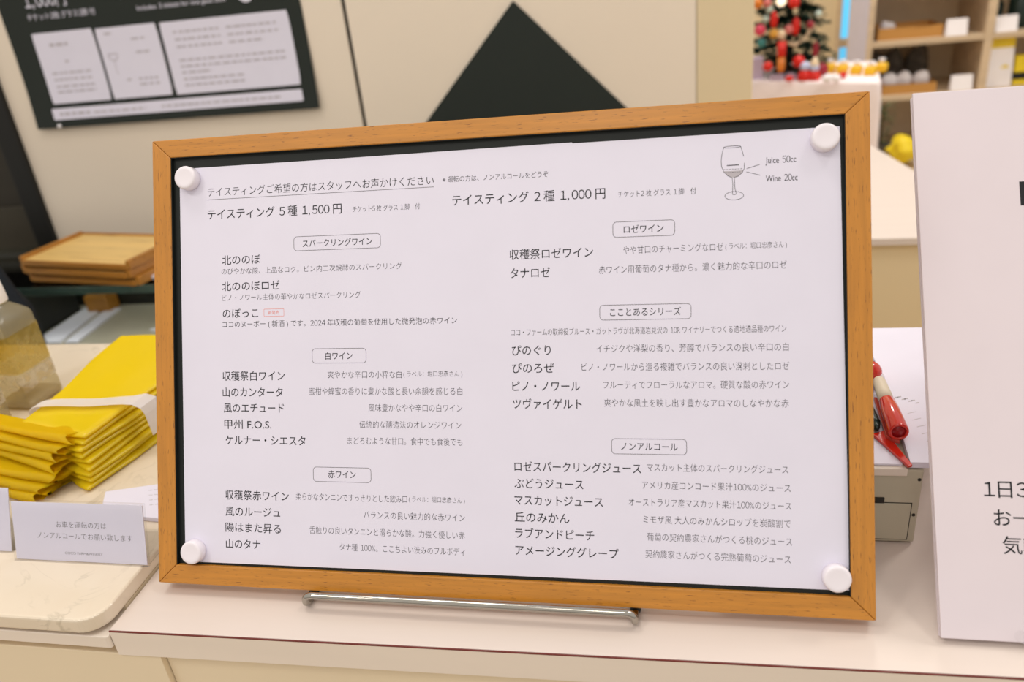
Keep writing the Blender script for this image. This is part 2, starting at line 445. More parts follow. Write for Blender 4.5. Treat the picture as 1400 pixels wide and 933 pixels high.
# ------------------------------------------------------------------ counters
# white counter the board stands on; its front edge runs very slightly askew
ctr = thing('counter', 'white laminate counter with a thin brown-red line along its front edge, under the framed menu', 'counter', (0, 0, FLOOR))
def cy(x): return -0.0346 + 0.0178 * (x + 0.017)
x0, x1 = -0.0172, 1.30
obj('countertop', prism([(x0, cy(x0) + .0004), (x1, cy(x1) + .0004), (x1, 0.377), (x0, 0.377)], -0.0213 - FLOOR, 0 - FLOOR, 0.0006), MT['laminate'], ctr)
obj('edge_band', prism([(x0, cy(x0) - .0004), (x1, cy(x1) - .0004), (x1, cy(x1) + .0002), (x0, cy(x0) + .0002)], -0.0213 - FLOOR, -0.0012 - FLOOR), MT['laminate_edge'], ctr)
obj('edge_line', prism([(x0, cy(x0) - .0005), (x1, cy(x1) - .0005), (x1, cy(x1) + .0003), (x0, cy(x0) + .0003)], -0.0011 - FLOOR, -0.0003 - FLOOR), MT['red_line'], ctr)
obj('front_panel', prism([(0.0125, -0.0292), (x1, -0.0062), (x1, 0.37), (0.0125, 0.37)], 0.0, -0.0215 - FLOOR), MT['cream'], ctr)

# cream marble counter to its left, rounded corner, over a cabinet
mc = thing('marble_counter', 'cream marble counter with a rounded corner, under the yellow bags and notice cards', 'counter', (0, 0, FLOOR))
def slab(x1, yf, r, z0, z1, bev):
    pts = [(-1.25, 0.357), (-1.25, yf)]
    pts += [(x1 - r + r * sin(a), yf + r - r * cos(a)) for a in [i / 8 * pi / 2 for i in range(9)]] + [(x1, 0.357)]
    return prism(pts, z0, z1, bev, seg=3)
obj('marble_slab', slab(-0.0185, -0.0395, 0.017, 0.0005 - FLOOR, 0.012 - FLOOR, 0.0022), MT['marble'], mc)
obj('support_strip', slab(-0.0178, -0.0372, 0.002, -0.0135 - FLOOR, -0.0035 - FLOOR, 0.0008), MT['laminate_edge'], mc)
obj('core_board', bx(-1.25, -0.019, -0.014, 0.357, -0.0035 - FLOOR, 0.0005 - FLOOR), MT['cream'], mc)
obj('cabinet_body', bx(-1.25, 0.0118, -0.0335, 0.35, 0.0, -0.0218 - FLOOR, 0.0006), MT['cream'], mc)
obj('top_rail', bx(-1.25, -0.019, -0.024, 0.355, -0.0218 - FLOOR, -0.0135 - FLOOR), MT['cream'], mc)

# ------------------------------------------------------------------ framed board
BR_ = (-LEAN, 0, 0); BL_ = (0, 0, LIFT)
def bw(x, y, z):
    return Vector((x, y * cos(LEAN) + z * sin(LEAN), -y * sin(LEAN) + z * cos(LEAN) + LIFT))
fr = thing('framed_board', 'amber wooden frame around a dark green-black board, leaning back on the white counter', 'picture frame', BL_, BR_)
W, H = 0.45, 0.2964
il, ir, it, ib = 0.0133, 0.4369, 0.2845, 0.0127
g = 0.00012
for nm, pts, m in (('top_rail', [(0, H), (W, H), (ir, it), (il, it)], 'rail_x'), ('bottom_rail', [(0, 0), (W, 0), (ir, ib), (il, ib)], 'rail_x'),
                   ('side_rail', [(0, 0), (0, H), (il, it), (il, ib)], 'rail_z'), ('side_rail', [(W, 0), (W, H), (ir, it), (ir, ib)], 'rail_z')):
    c = (sum(p[0] for p in pts) / 4, sum(p[1] for p in pts) / 4)
    # hairline open mitres at the four corners
    if m == 'rail_x': pts = [(p[0] + (g if p[0] < W / 2 else -g), p[1]) for p in pts]
    obj(nm, prism(pts, 0.0, 0.0125, 0.0007, 'y'), MT[m], fr)
for a in ((il - .0001, il + .0004, ib, it), (ir - .0004, ir + .0001, ib, it), (il, ir, it - .0004, it + .0001)):
    obj('inner_lining', bx(a[0], a[1], 0.0007, 0.0034, a[2], a[3]), MT['board'], fr)
obj('backing_board', bx(0.010, W - 0.010, 0.0034, 0.010, 0.010, H - 0.010), MT['board'], fr)

sh = prism([(0.0183, 0.0143), (0.0183, 0.2772), (0.12, 0.2775), (0.2823, 0.2787), (0.2824, 0.2781), (0.4344, 0.2783), (0.4369, 0.0155)], 0.0029, 0.0032, 0, 'y')
sheet = obj('menu_sheet', sh, MT['paper'], None, loc=BL_, rot=BR_)
tag(sheet, 'large white printed wine menu sheet held on the dark board by round magnets', 'menu')
SHY = 0.00285
CLS = {'H': (6.5, -0.006, 0), 'P': (7.4, 0.003, 0), 's': (4.2, -0.006, 1), 'g': (5.2, 0.0, 1), 'b': (5.4, 0.002, 0), 'n': (6.9, 0.0028, 0),
       'e': (4.7, -0.011, 1), 'k': (4.7, -0.006, 1), 'd': (5.3, -0.011, 1), 'a': (4.1, -0.012, 1), 'r': (2.8, 0.0, 3)}
TEXTS = [
    (0, 'H', 'テイスティングご希望の方はスタッフへお声かけください', 38.89, 195.24, 260.56),
    (0, 's', '※ 運転の方は、ノンアルコールをどうぞ', 200.94, 267.59, 260.46),
    (0, 'P', 'テイスティング 5 種 1,500 円', 38.65, 133.54, 245.74),
    (0, 's', 'チケット5 枚 グラス 1 脚\u3000付', 141.0, 185.93, 244.72),
    (0, 'P', 'テイスティング 2 種 1,000 円', 207.04, 301.94, 247.13),
    (0, 's', 'チケット2 枚 グラス 1 脚\u3000付', 309.53, 354.87, 245.9),
    (7, 'g', 'Juice 50cc', 393.99, 410.79, 261.5),
    (7, 'g', 'Wine 20cc', 394.06, 411.43, 251.03),
    (1, 'b', 'スパークリングワイン', 106.27, 154.04, 224.04),
    (1, 'n', '北ののぼ', 48.69, 76.31, 215.13),
    (1, 'e', 'のびやかな酸、上品なコク。ビン内二次醗酵のスパークリング', 48.19, 173.57, 207.68),
    (1, 'n', '北ののぼロゼ', 48.4, 89.71, 197.74),
    (1, 'e', 'ピノ・ノワール主体の華やかなロゼスパークリング', 48.27, 145.63, 190.21),
    (1, 'n', 'のぼっこ', 48.59, 74.17, 179.87),
    (1, 'r', '新発売', 81.22, 89.06, 179.91),
    (1, 'k', 'ココのヌーボー ( 新酒 ) です。2024 年収穫の葡萄を使用した微発泡の赤ワイン', 48.3, 209.13, 172.63),
    (2, 'b', '白ワイン', 120.92, 139.58, 151.16),
    (2, 'n', '収穫祭白ワイン', 47.84, 92.39, 138.47),
    (2, 'd', '爽やかな辛口の小粋な白', 122.35, 172.31, 139.02),
    (2, 'a', '( ラベル：堀口忠彦さん )', 173.58, 211.94, 139.32),
    (2, 'n', '山のカンタータ', 47.67, 90.82, 127.79),
    (2, 'd', '蜜柑や蜂蜜の香りに豊かな酸と長い余韻を感じる白', 109.4, 211.79, 128.38),
    (2, 'n', '風のエチュード', 48.19, 91.53, 117.38),
    (2, 'd', '風味豊かなやや辛口の白ワイン', 149.97, 211.64, 117.86),
    (2, 'n', '甲州 F.O.S.', 48.55, 82.34, 106.62),
    (2, 'd', '伝統的な醸造法のオレンジワイン', 143.57, 210.74, 107.17),
    (2, 'n', 'ケルナー・シエスタ', 49.23, 106.35, 96.15),
    (2, 'd', 'まどろむような甘口。食中でも食後でも', 135.39, 211.34, 96.74),
    (3, 'b', '赤ワイン', 121.7, 140.65, 74.92),
    (3, 'n', '収穫祭赤ワイン', 48.62, 93.98, 59.76),
    (3, 'd', '柔らかなタンニンですっきりとした飲み口', 99.06, 174.79, 60.09),
    (3, 'a', '( ラベル：堀口忠彦さん )', 175.99, 212.42, 60.38),
    (3, 'n', '風のルージュ', 48.44, 87.7, 48.93),
    (3, 'd', 'バランスの良い魅力的な赤ワイン', 145.66, 212.27, 49.49),
    (3, 'n', '陽はまた昇る', 48.27, 88.05, 38.31),
    (3, 'd', '舌触りの良いタンニンと滑らかな酸。力強く優しい赤', 108.29, 212.12, 38.53),
    (3, 'n', '山のタナ', 48.41, 73.28, 27.43),
    (3, 'd', 'タナ種 100%。ここちよい渋みのフルボディ', 128.93, 211.97, 28.3),
    (4, 'b', 'ロゼワイン', 312.6, 335.93, 224.89),
    (4, 'n', '収穫祭ロゼワイン', 243.03, 294.26, 212.16),
    (4, 'd', 'やや甘口のチャーミングなロゼ', 312.26, 369.84, 212.57),
    (4, 'a', '( ラベル：堀口忠彦さん )', 371.08, 405.17, 212.72),
    (4, 'n', 'タナロゼ', 243.24, 267.91, 200.73),
    (4, 'd', '赤ワイン用葡萄のタナ種から。濃く魅力的な辛口のロゼ', 297.53, 404.88, 201.15),
    (5, 'b', 'こことあるシリーズ', 303.84, 345.37, 175.62),
    (5, 'e', 'ココ・ファームの取締役ブルース・ガットラヴが北海道岩見沢の 10R ワイナリーでつくる適地適品種のワイン', 243.38, 404.3, 164.5),
    (5, 'n', 'ぴのぐり', 243.64, 267.72, 153.39),
    (5, 'd', 'イチジクや洋梨の香り、芳醇でバランスの良い辛口の白', 295.51, 405.45, 153.91),
    (5, 'n', 'ぴのろぜ', 243.77, 269.73, 142.53),
    (5, 'd', 'ピノ・ノワールから造る複雑でバランスの良い溌剌としたロゼ', 286.47, 405.61, 142.99),
    (5, 'n', 'ピノ・ノワール', 243.61, 285.26, 131.49),
    (5, 'd', 'フルーティでフローラルなアロマ。硬質な酸の赤ワイン', 299.34, 405.48, 132.26),
    (5, 'n', 'ツヴァイゲルト', 243.78, 286.18, 120.67),
    (5, 'd', '爽やかな風土を映し出す豊かなアロマのしなやかな赤', 299.73, 405.08, 121.45),
    (6, 'b', 'ノンアルコール', 309.32, 342.48, 95.53),
    (6, 'n', 'ロゼスパークリングジュース', 244.26, 320.99, 82.31),
    (6, 'd', 'マスカット主体のスパークリングジュース', 324.55, 404.4, 83.29),
    (6, 'n', 'ぶどうジュース', 244.11, 286.51, 71.95),
    (6, 'd', 'アメリカ産コンコード果汁100%のジュース', 321.54, 405.56, 72.71),
    (6, 'n', 'マスカットジュース', 243.97, 298.13, 61.7),
    (6, 'd', 'オーストラリア産マスカット果汁100%のジュース', 313.48, 405.83, 62.39),
    (6, 'n', '丘のみかん', 244.01, 277.8, 51.25),
    (6, 'd', 'ミモザ風 大人のみかんシロップを炭酸割で', 321.97, 405.4, 52.27),
    (6, 'n', 'ラブアンドピーチ', 244.14, 292.64, 41.34),
    (6, 'd', '葡萄の契約農家さんがつくる桃のジュース', 324.02, 406.08, 41.95),
    (6, 'n', 'アメージンググレープ', 244.14, 307.11, 30.89),
    (6, 'd', '契約農家さんがつくる完熟葡萄のジュース', 322.95, 405.16, 31.72),
]
BOX = {1: (100.2, 159.5, 219.6, 228.7), 2: (111.8, 148.8, 146.6, 155.9), 3: (111.4, 150.9, 70.1, 79.4), 4: (306.2, 342.4, 220.4, 229.5), 5: (297.7, 351.2, 171.1, 180.0), 6: (303.8, 347.6, 91.0, 100.1)}
NAMES = ['headline_lettering', 'sparkling_wine_list', 'white_wine_list', 'red_wine_list', 'rose_wine_list', 'series_wine_list', 'soft_drink_list', 'wine_glass_drawing']
INKS = [MT['ink'], MT['ink_mid'], MT['ink_soft'], MT['ink_red'], MT['shade_ink']]
mm = lambda l: [(a / 1e3, b / 1e3) for a, b in l]
for gi, nm in enumerate(NAMES):
    b = bmesh.new()
    for t in TEXTS:
        if t[0] != gi: continue
        em, wt, mi = CLS[t[1]]
        put_text(b, t[2], em / 1e3, t[3] / 1e3, t[4] / 1e3, t[5] / 1e3, wt, mi, SHY)
    if gi in BOX:
        a = BOX[gi]
        outline(b, rrect(a[0] / 1e3, a[1] / 1e3, a[2] / 1e3, a[3] / 1e3, 0.0022), 0.00028, SHY, True, 2)
    if gi == 1: outline(b, rrect(0.0783, 0.0924, 0.1775, 0.1822, 0.0004, 3), 0.00025, SHY, True, 3)
    if gi == 0: outline(b, mm([(38.3, 255.6), (195.2, 256.3)]), 0.00028, SHY, False, 2)
    if gi == 7:
        lw = 0.00026
        # faint tint of the drink below the upper dashed line
        flat(b, mm([(370.6, 256.4), (371.4, 255.0), (373.0, 253.7), (375.3, 252.6), (376.3, 252.5), (378.6, 253.2), (380.8, 255.0), (381.7, 256.4)]), SHY + 0.00003, 4)
        outline(b, mm([(370.87, 270.24), (369.85, 266.5), (369.3, 262.4), (369.55, 259.0), (370.8, 255.9), (372.9, 253.7), (375.3, 252.4)]), lw, SHY, False, 1)
        outline(b, mm([(380.4, 270.19), (381.3, 267), (381.95, 264.5)]), lw, SHY, False, 1)
        outline(b, mm([(382.33, 260.6), (382.2, 257.5), (381.0, 255), (378.7, 253.1), (376.2, 252.4)]), lw, SHY, False, 1)
        outline(b, [(0.37564 + 0.0048 * cos(i / 24 * 2 * pi), 0.27022 + 0.00055 * sin(i / 24 * 2 * pi)) for i in range(24)], lw, SHY, True, 1)
        outline(b, mm([(375.36, 252.4), (375.7, 248.5), (375.45, 242.8)]), lw, SHY, False, 1)
        outline(b, mm([(376.6, 252.3), (376.8, 246.5), (377.6, 242.8)]), lw, SHY, False, 1)
        outline(b, [(0.3764 + 0.00525 * cos(i / 28 * 2 * pi), 0.2419 + 0.0024 * sin(i / 28 * 2 * pi)) for i in range(28)], lw, SHY, True, 1)
        outline(b, mm([(375.4, 242.8), (376.5, 242.5), (377.6, 242.8)]), lw, SHY, False, 1)
        outline(b, mm([(372.5, 259.6), (379.2, 259.65)]), 0.0005, SHY, False, 1)
        for z, xa, xb in ((257.35, 370.6, 381.6), (255.55, 371.6, 380.5)):
            k = 7
            for i in range(k):
                s = xa + (xb - xa) * i / k
                outline(b, mm([(s, z), (s + (xb - xa) / k * 0.6, z)]), 0.00024, SHY, False, 1)
        outline(b, mm([(383.4, 257.2), (390.8, 259.2)]), lw, SHY, False, 1)
        outline(b, mm([(383.4, 255.4), (391.0, 253.0)]), lw, SHY, False, 1)
    o = obj(nm, b, INKS, sheet); face_front(o)

# the four magnets
def magnet():
    return lathe([(0, 0), (0.0073, 0), (0.0078, 0.0006), (0.0076, 0.0058), (0.0072, 0.0066), (0.0064, 0.0070), (0.0050, 0.0069), (0, 0.0067)], 48)
MAG = [((26.2, 270.0), 'round white magnet at the upper left corner of the menu sheet'), ((425.9, 271.6), 'round white magnet at the upper right corner of the menu sheet'),
       ((26.4, 21.9), 'round white magnet at the lower left corner of the menu sheet'), ((429.3, 23.4), 'round white magnet at the lower right corner of the menu sheet')]
mg0 = None
for (x, z), lab in MAG:
    p = bw(x / 1e3, 0.0029, z / 1e3)
    if mg0 is None: mg0 = o = obj('magnet', magnet(), MT['magnet'], None, True)
    else: o = mg0.copy(); COL.objects.link(o)
    o.location = p; o.rotation_euler = (pi / 2 - LEAN, 0, 0)
    tag(o, lab, 'magnet', 'round magnets on the menu board')

# chrome wire stand
st = thing('display_stand', 'chrome wire stand whose front bar holds up the wooden frame', 'stand', (0.21, 0.0, 0))
r = 0.0023; xl, xr = -0.1015, 0.1065; zb = 0.0112
front = [(xl, 0.016, r), (xl, 0.004, r)] + arc((xl, -0.0065, r + .001), (xl, 0.001, r), (xl, -0.0065, 0.0062), 8)[1:] + arc((xl, -0.0065, zb + .0006), (xl, -0.0065, 0.0064), (xl + 0.008, -0.0065, zb), 8)
front += arc((xr, -0.0065, zb + .0006), (xr - 0.008, -0.0065, zb), (xr, -0.0065, 0.0064), 8) + arc((xr, -0.0065, r + .001), (xr, -0.0065, 0.0062), (xr, 0.001, r), 8) + [(xr, 0.004, r), (xr, 0.016, r)]
obj('front_bar', tube(front, r, 20), MT['chrome'], st, True)
for x in (xl, xr):
    s = [(x, 0.016, r), (x, 0.125, r)] + arc((x, 0.14, r), (x, 0.13, r), (x, 0.137, 0.012), 6)[1:] + [(x, 0.0935, 0.135)]
    obj('side_wire', tube(s, r, 14), MT['chrome'], st, True)
    obj('rubber_foot', tube([(x, 0.0045, r + .0006), (x, 0.012, r + .0006)], 0.0031, 16), MT['rubber'], st, True)
obj('back_bar', tube([(xl, 0.0935, 0.135), (xr, 0.0935, 0.135)], r, 14), MT['chrome'], st, True)

# ------------------------------------------------------------------ white sign at the right edge
SL = radians(34.0)
sg = thing('sign_stand', 'tall white leaning sign stand cut off by the right edge of the photo', 'sign', (0.4826, -0.0051, 0.0042), (-SL, 0, 0))
obj('front_panel', bx(0, 0.235, 0, 0.0022, 0, 0.3135, 0.0005), MT['sign_white'], sg)
obj('spacer', bx(0.0014, 0.233, 0.0022, 0.0042, 0.003, 0.312), MT['acrylic'], sg)
obj('back_panel', bx(0.0002, 0.235, 0.0042, 0.0068, 0.0, 0.3125, 0.0005), MT['sign_white'], sg)
b = bmesh.new()
put_text(b, '1日3', 0.0106, 0.0257, 0.0478, 0.0812, 0.002, 0, -0.00006)
put_text(b, 'お一', 0.0104, 0.0298, None, 0.0657, 0.002, 0, -0.00006)
put_text(b, '気軽', 0.0104, 0.0334, None, 0.0511, 0.002, 0, -0.00006)
o = obj('lettering', b, MT['ink'], sg); face_front(o)
b = bmesh.new()
flat(b, [(0.0540, 0.2418), (0.0575, 0.2418), (0.0575, 0.2560), (0.0540, 0.2560)], -0.00006, 0)
o = obj('printed_bar', b, MT['ink'], sg); face_front(o)
# prop behind, so that it stands
obj('prop_leg', prism([(0.0072, 0.203), (0.1660, 0.112), (0.1645, 0.109), (0.0072, 0.199)], 0.08, 0.16, 0, 'x'), MT['paper'], sg)
cl = obj('clear_foot', tube([(0.0395, -0.0042, 0.0032), (0.0395, 0.0105, 0.0032)], 0.0031, 20), MT['acrylic'], sg, True); cl['label'] = 'small clear round foot'

# ------------------------------------------------------------------ grey device with papers and pens behind the frame
dv = thing('desk_device', 'grey-beige plastic desk device between the frame and the leaning white sign', 'device', (0.44, 0.12, 0))
D = (-0.06, 0.0492, -0.0435, 0.10)
obj('body', prism([(D[0], D[2]), (D[1], D[2]), (D[1] + .004, D[3]), (D[0], D[3])], 0.0015, 0.0575, 0.0015), MT['device'], dv)
obj('front_lid', bx(-0.045, 0.0445, -0.0440, -0.0430, 0.004, 0.0322, 0.0004), MT['device'], dv)
obj('lid_gap', bx(-0.0455, 0.0450, -0.04362, -0.0430, 0.0035, 0.0328), MT['device_dark'], dv)
obj('top_ledge', bx(-0.058, 0.0395, -0.0448, -0.020, 0.0535, 0.0592, 0.0008), MT['laminate_edge'], dv)
for x, z in ((0.0470, 0.0505), (0.0466, 0.0235)):
    obj('screw_hole', tube([(x, -0.0438, z), (x, -0.0425, z)], 0.0011, 14), MT['device_dark'], dv)
obj('latch', bx(0.018, 0.0285, -0.0446, -0.0428, 0.0325, 0.0365, 0.0004), MT['device_dark'], dv)
for x in (-0.05, 0.04):
    for y in (-0.035, 0.09): obj('rubber_foot', bx(x, x + 0.008, y, y + 0.008, 0, 0.002), MT['rubber'], dv)

def leaf(name, pts, z, t, m='paper'):
    return obj(name, prism(pts, z, z + t), MT[m])
p = leaf('paper_sheet', [(0.395, 0.078), (0.4765, 0.078), (0.4815, 0.15), (0.487, 0.262), (0.395, 0.262)], 0.0596, 0.0012)
tag(p, 'plain white paper on the grey device, under the red marker', 'paper')
p = leaf('printed_leaflet', [(0.4805, 0.0765), (0.492, 0.0765), (0.560, 0.20), (0.545, 0.262), (0.4895, 0.262), (0.4865, 0.15)], 0.0592, 0.004)
tag(p, 'white leaflet with a small sprig drawing, right of the red marker', 'leaflet')
b = bmesh.new()
for i in range(5):
    x, y = 0.4925 + i * .0008, 0.132 - i * 0.0082
    b.faces.new([b.verts.new(v) for v in ((x, y, .06326), (x + .0060, y + .0026, .06326), (x + .0059, y + .0031, .06326), (x - .0001, y + .0005, .06326))])
for k in range(7):
    x, y = 0.489 + k * 0.0019, 0.152 - 0.0012 * k + (0.002 if k % 2 else 0)
    b.faces.new([b.verts.new(v) for v in ((x, y, .06326), (x + .0026, y + .0008, .06326), (x + .003, y + .0022, .06326), (x + .0006, y + .0016, .06326))])
obj('printed_marks', b, MT['shade_ink'], p)

def marker():
    t = thing('marker_pen', 'glossy red marker with an ivory end, lying on the paper', 'pen', (0.4785, 0.0985, 0.0702), (0, 0, radians(-2)))
    RX = Matrix.Rotation(-pi / 2, 4, 'X')      # local z -> +y
    obj('cap', lathe([(0, 0.0012), (0.0042, 0.0012), (0.0044, 0), (0.0056, 0), (0.0060, 0.0008), (0.0058, 0.024), (0.0051, 0.037), (0.0047, 0.038), (0, 0.038)], 32, M=RX), MT['red_gloss'], t, True)
    obj('end_disc', lathe([(0, 0.0004), (0.0040, 0.0004), (0.0041, 0.0018), (0, 0.0018)], 28, M=RX), MT['red_deep'], t, True)
    obj('grip', lathe([(0, 0.0375), (0.0046, 0.0375), (0.0047, 0.048), (0.0042, 0.064), (0.0036, 0.066), (0, 0.066)], 28, M=RX), MT['ivory'], t, True)
    return t
mk = marker()
c = prism([(-0.0062, 0.004), (-0.0052, 0.052), (-0.0032, 0.052), (0.0010, -0.0015), (-0.002, -0.001)], -0.0075, -0.0052, 0.0004)
k = obj('clip', c, MT['red_clip'], mk); k['label'] = 'clear red clip under the cap'
# pointed red ruler end poking out below the marker
tg = obj('red_tag', prism([(0.4655, 0.108), (0.4738, 0.112), (0.4812, 0.0745), (0.4785, 0.0735)], 0.0611, 0.0630, 0.0004), MT['red_gloss'])
tag(tg, 'flat pointed red plastic strip sticking out under the red marker', 'strip')
def slim_pen(name, lab, m1, m2, x, y, ang, L, tip):
    t = thing(name, lab, 'pen', (x, y, 0.0650), (0, 0, ang))
    RX = Matrix.Rotation(-pi / 2, 4, 'X')
    obj('barrel', lathe([(0, 0), (0.0032, 0), (0.0036, 0.002), (0.0037, L), (0.003, L + .004), (0, L + .004)], 24, M=RX), MT[m1], t, True)
    obj('tip', lathe([(0, -tip), (0.0010, -tip), (0.0022, -tip * .6), (0.0030, 0.0002), (0, 0.0002)], 24, M=RX), MT[m2], t, True)
    return t
slim_pen('ballpoint_pen', 'green-black pen half hidden behind the frame, left of the red marker', 'green_black', 'green_black', 0.4688, 0.116, radians(1), 0.06, 0.006)
slim_pen('ballpoint_pen', 'yellow pen with a metal tip just showing past the frame', 'c_yellow', 'steel', 0.4612, 0.106, radians(-6), 0.06, 0.006)
kb = thing('toy_charm', 'small round red and white charm beyond the red marker', 'charm', (0.4765, 0.1755, 0.0608))
obj('body', ball(0.0092, (0, 0, 0.0094), (1, 1, 1.0)), MT['red_gloss'], kb, True)
obj('white_patch', ball(0.0062, (0.0042, -0.003, 0.0072), (1, 1, .75)), MT['magnet'], kb, True)

# ------------------------------------------------------------------ notice cards on the marble
MZ = 0.0121
def notice(name, label, x, y, wd, ht, lean, lines, yaw=0):
    t = thing(name, label, 'card', (x, y, MZ), (-lean, 0, yaw))
    obj('card', bx(0.0012, wd - 0.0012, 0.0012, 0.0018, 0.001, ht - 0.0015), MT['paper'], t)
    obj('clear_holder', bx(0, wd, 0, 0.0030, 0, ht, 0.0004), MT['acrylic'], t)
    ft = bx(0, wd, 0.0026, 0.036, 0.0002, 0.0022, 0.0003)
    obj('clear_foot', ft, MT['acrylic'], t).rotation_euler = (lean, 0, 0)
    b = bmesh.new()
    for s, em, xa, xb, z, mi in lines: put_text(b, s, em, xa, xb, z, -0.012, mi, 0.00115)
    o = obj('lettering', b, INKS, t); face_front(o)
    return t
notice('notice_card', 'small white notice card with two lines of grey writing, in front of the yellow bags', -0.121, 0.0105, 0.107, 0.0445, radians(20),
       [('お車を運転の方は', 0.0052, 0.0365, 0.0765, 0.0275, 2), ('ノンアルコールでお願い致します', 0.0052, 0.0205, 0.0960, 0.0193, 2), ('COCO FARM&WINERY', 0.0026, 0.0415, 0.0715, 0.0070, 2)])
notice('notice_card', 'white notice card cut off by the left edge, behind the card with two lines', -0.236, 0.0175, 0.107, 0.0490, radians(23),
       [('に', 0.0055, 0.0905, 0.0960, 0.030, 2)])

# pad of leaflets lying between the bags and the frame
pad = obj('leaflet_pad', prism([(-0.099, 0.086), (-0.036, 0.104), (-0.012, 0.055), (-0.085, 0.060)], MZ, MZ + 0.0042, 0.0008), MT['paper'])
tag(pad, 'pad of white printed leaflets lying on the marble beside the frame', 'leaflet')
b = bmesh.new()
for r_ in range(4):
    for k in range(9):
        x = -0.062 + k * 0.004 + r_ * 0.004; y = 0.088 - r_ * 0.0058 + k * 0.0010
        b.faces.new([b.verts.new(v) for v in ((x, y, MZ + .0043), (x + .0028, y + .0006, MZ + .0043), (x + .0027, y + .0012, MZ + .0043), (x - .0001, y + .0006, MZ + .0043))])
obj('printed_lines', b, MT['shade_ink'], pad)

# ------------------------------------------------------------------ yellow bags
def bag_slab(quad, z, t, seed, sag=0.0):
    """one flat folded bag: quad = near-left, near-right, far-right, far-left (x,y)"""
    rn = random.Random(seed); b = bmesh.new(); N = 12; K = 12
    q = [Vector(p) for p in quad]
    ph = [rn.uniform(0, 6.28) for _ in range(4)]
    def P(u, v):
        e = 0.0018 * sin(9 * v + ph[0]) * (1 if u > .5 else -1) * abs(2 * u - 1) ** 3
        p = (q[0] * (1 - u) + q[1] * u) * (1 - v) + (q[3] * (1 - u) + q[2] * u) * v
        return Vector((p.x + e, p.y + 0.0016 * sin(7 * u + ph[1]) * abs(2 * v - 1) ** 3, 0))
    def edge(u, v):
        d = min(u, 1 - u) * 0.09; f = min(v, 1 - v) * 0.16
        k = min(1, min(d, f) / 0.006)
        return (1 - (1 - k) ** 2) ** .5
    top = {}; bot = {}
    us = [0, .008, .025, .05] + [i / N for i in range(1, N)] + [.95, .975, .992, 1]
    us = sorted(set(us))
    for i, u in enumerate(us):
        for j, v in enumerate(us):
            p = P(u, v); h = t * 0.5 * edge(u, v)
            wv = 0.0006 * sin(11 * u + ph[2]) * sin(6 * v + ph[3]) + sag * v * v
            top[i, j] = b.verts.new((p.x, p.y, z + t / 2 + h + wv)); 
            bot[i, j] = b.verts.new((p.x, p.y, z + t / 2 - h + wv)) if 0 < i < len(us) - 1 and 0 < j < len(us) - 1 else top[i, j]
    n = len(us)
    for i in range(n - 1):
        for j in range(n - 1):
            b.faces.new((top[i, j], top[i + 1, j], top[i + 1, j + 1], top[i, j + 1]))
            q4 = (bot[i, j + 1], bot[i + 1, j + 1], bot[i + 1, j], bot[i, j])
            if len(set(q4)) == 4 and any(bot[k] is not top[k] for k in ((i, j), (i + 1, j), (i, j + 1), (i + 1, j + 1))): b.faces.new(q4)
    return b
NA = 9; tA = 0.0050
for i in range(NA):
    rn = random.Random(50 + i); jt = lambda s=0.0025: rn.uniform(-s, s)
    k = i / (NA - 1)
    quad = [(-0.190 + jt(), 0.124 + jt()), (-0.1155 - 0.002 * k + jt(.0015), 0.090 + 0.010 * k + jt()), (-0.078 - .004 * k + jt(.0015), 0.268 + jt()), (-0.199 + jt(), 0.276 + jt())]
    o = obj('folded_bag', bag_slab(quad, MZ + i * tA, tA * 0.98, i, 0.006 * k), MT['yellow'], None, True)
    if i == NA - 1: tag(o, 'flat yellow folded bag on top of the pile, crossed by a white band', 'bag', 'yellow folded bags under the white band')
    else: tag(o, 'yellow folded bag in the flat pile beneath the white band', 'bag', 'yellow folded bags under the white band')
# white paper band round the flat pile
def ribbon(path, wv, t=0.0006):
    b = bmesh.new(); V = []
    for p, w_ in path:
        p = Vector(p); w_ = Vector(w_)
        V.append((b.verts.new(p), b.verts.new(p + w_)))
    for A, B in zip(V, V[1:]): b.faces.new((A[0], B[0], B[1], A[1]))
    bmesh.ops.solidify(b, geom=list(b.faces), thickness=t)
    return b
zt = MZ + NA * tA + 0.0030
path = []
wv = (0.002, 0.0105, 0.0005)
path += [((-0.1965, 0.139, zt - 0.030), wv), ((-0.196, 0.139, zt - 0.004), wv), ((-0.192, 0.1385, zt - 0.0006), wv)]
for i in range(9): path.append(((-0.186 + i * 0.0100, 0.1383 + i * 0.0005, zt + 0.0012 + 0.0006 * sin(i)), (0.002, 0.0105 + i * .0003, 0.0006)))
path += [((-0.0985, 0.1435, zt + 0.0006), (0.003, 0.017, 0.001)), ((-0.0925, 0.1445, zt - 0.0035), (0.004, 0.018, 0.001)), ((-0.0905, 0.145, zt - 0.010), (0.004, 0.016, 0)), ((-0.0895, 0.145, zt - 0.030), (0.004, 0.016, 0))]
bd = obj('paper_band', ribbon(path, wv), MT['c_white'])
tag(bd, 'white paper band wrapped across the flat pile of yellow bags', 'band')

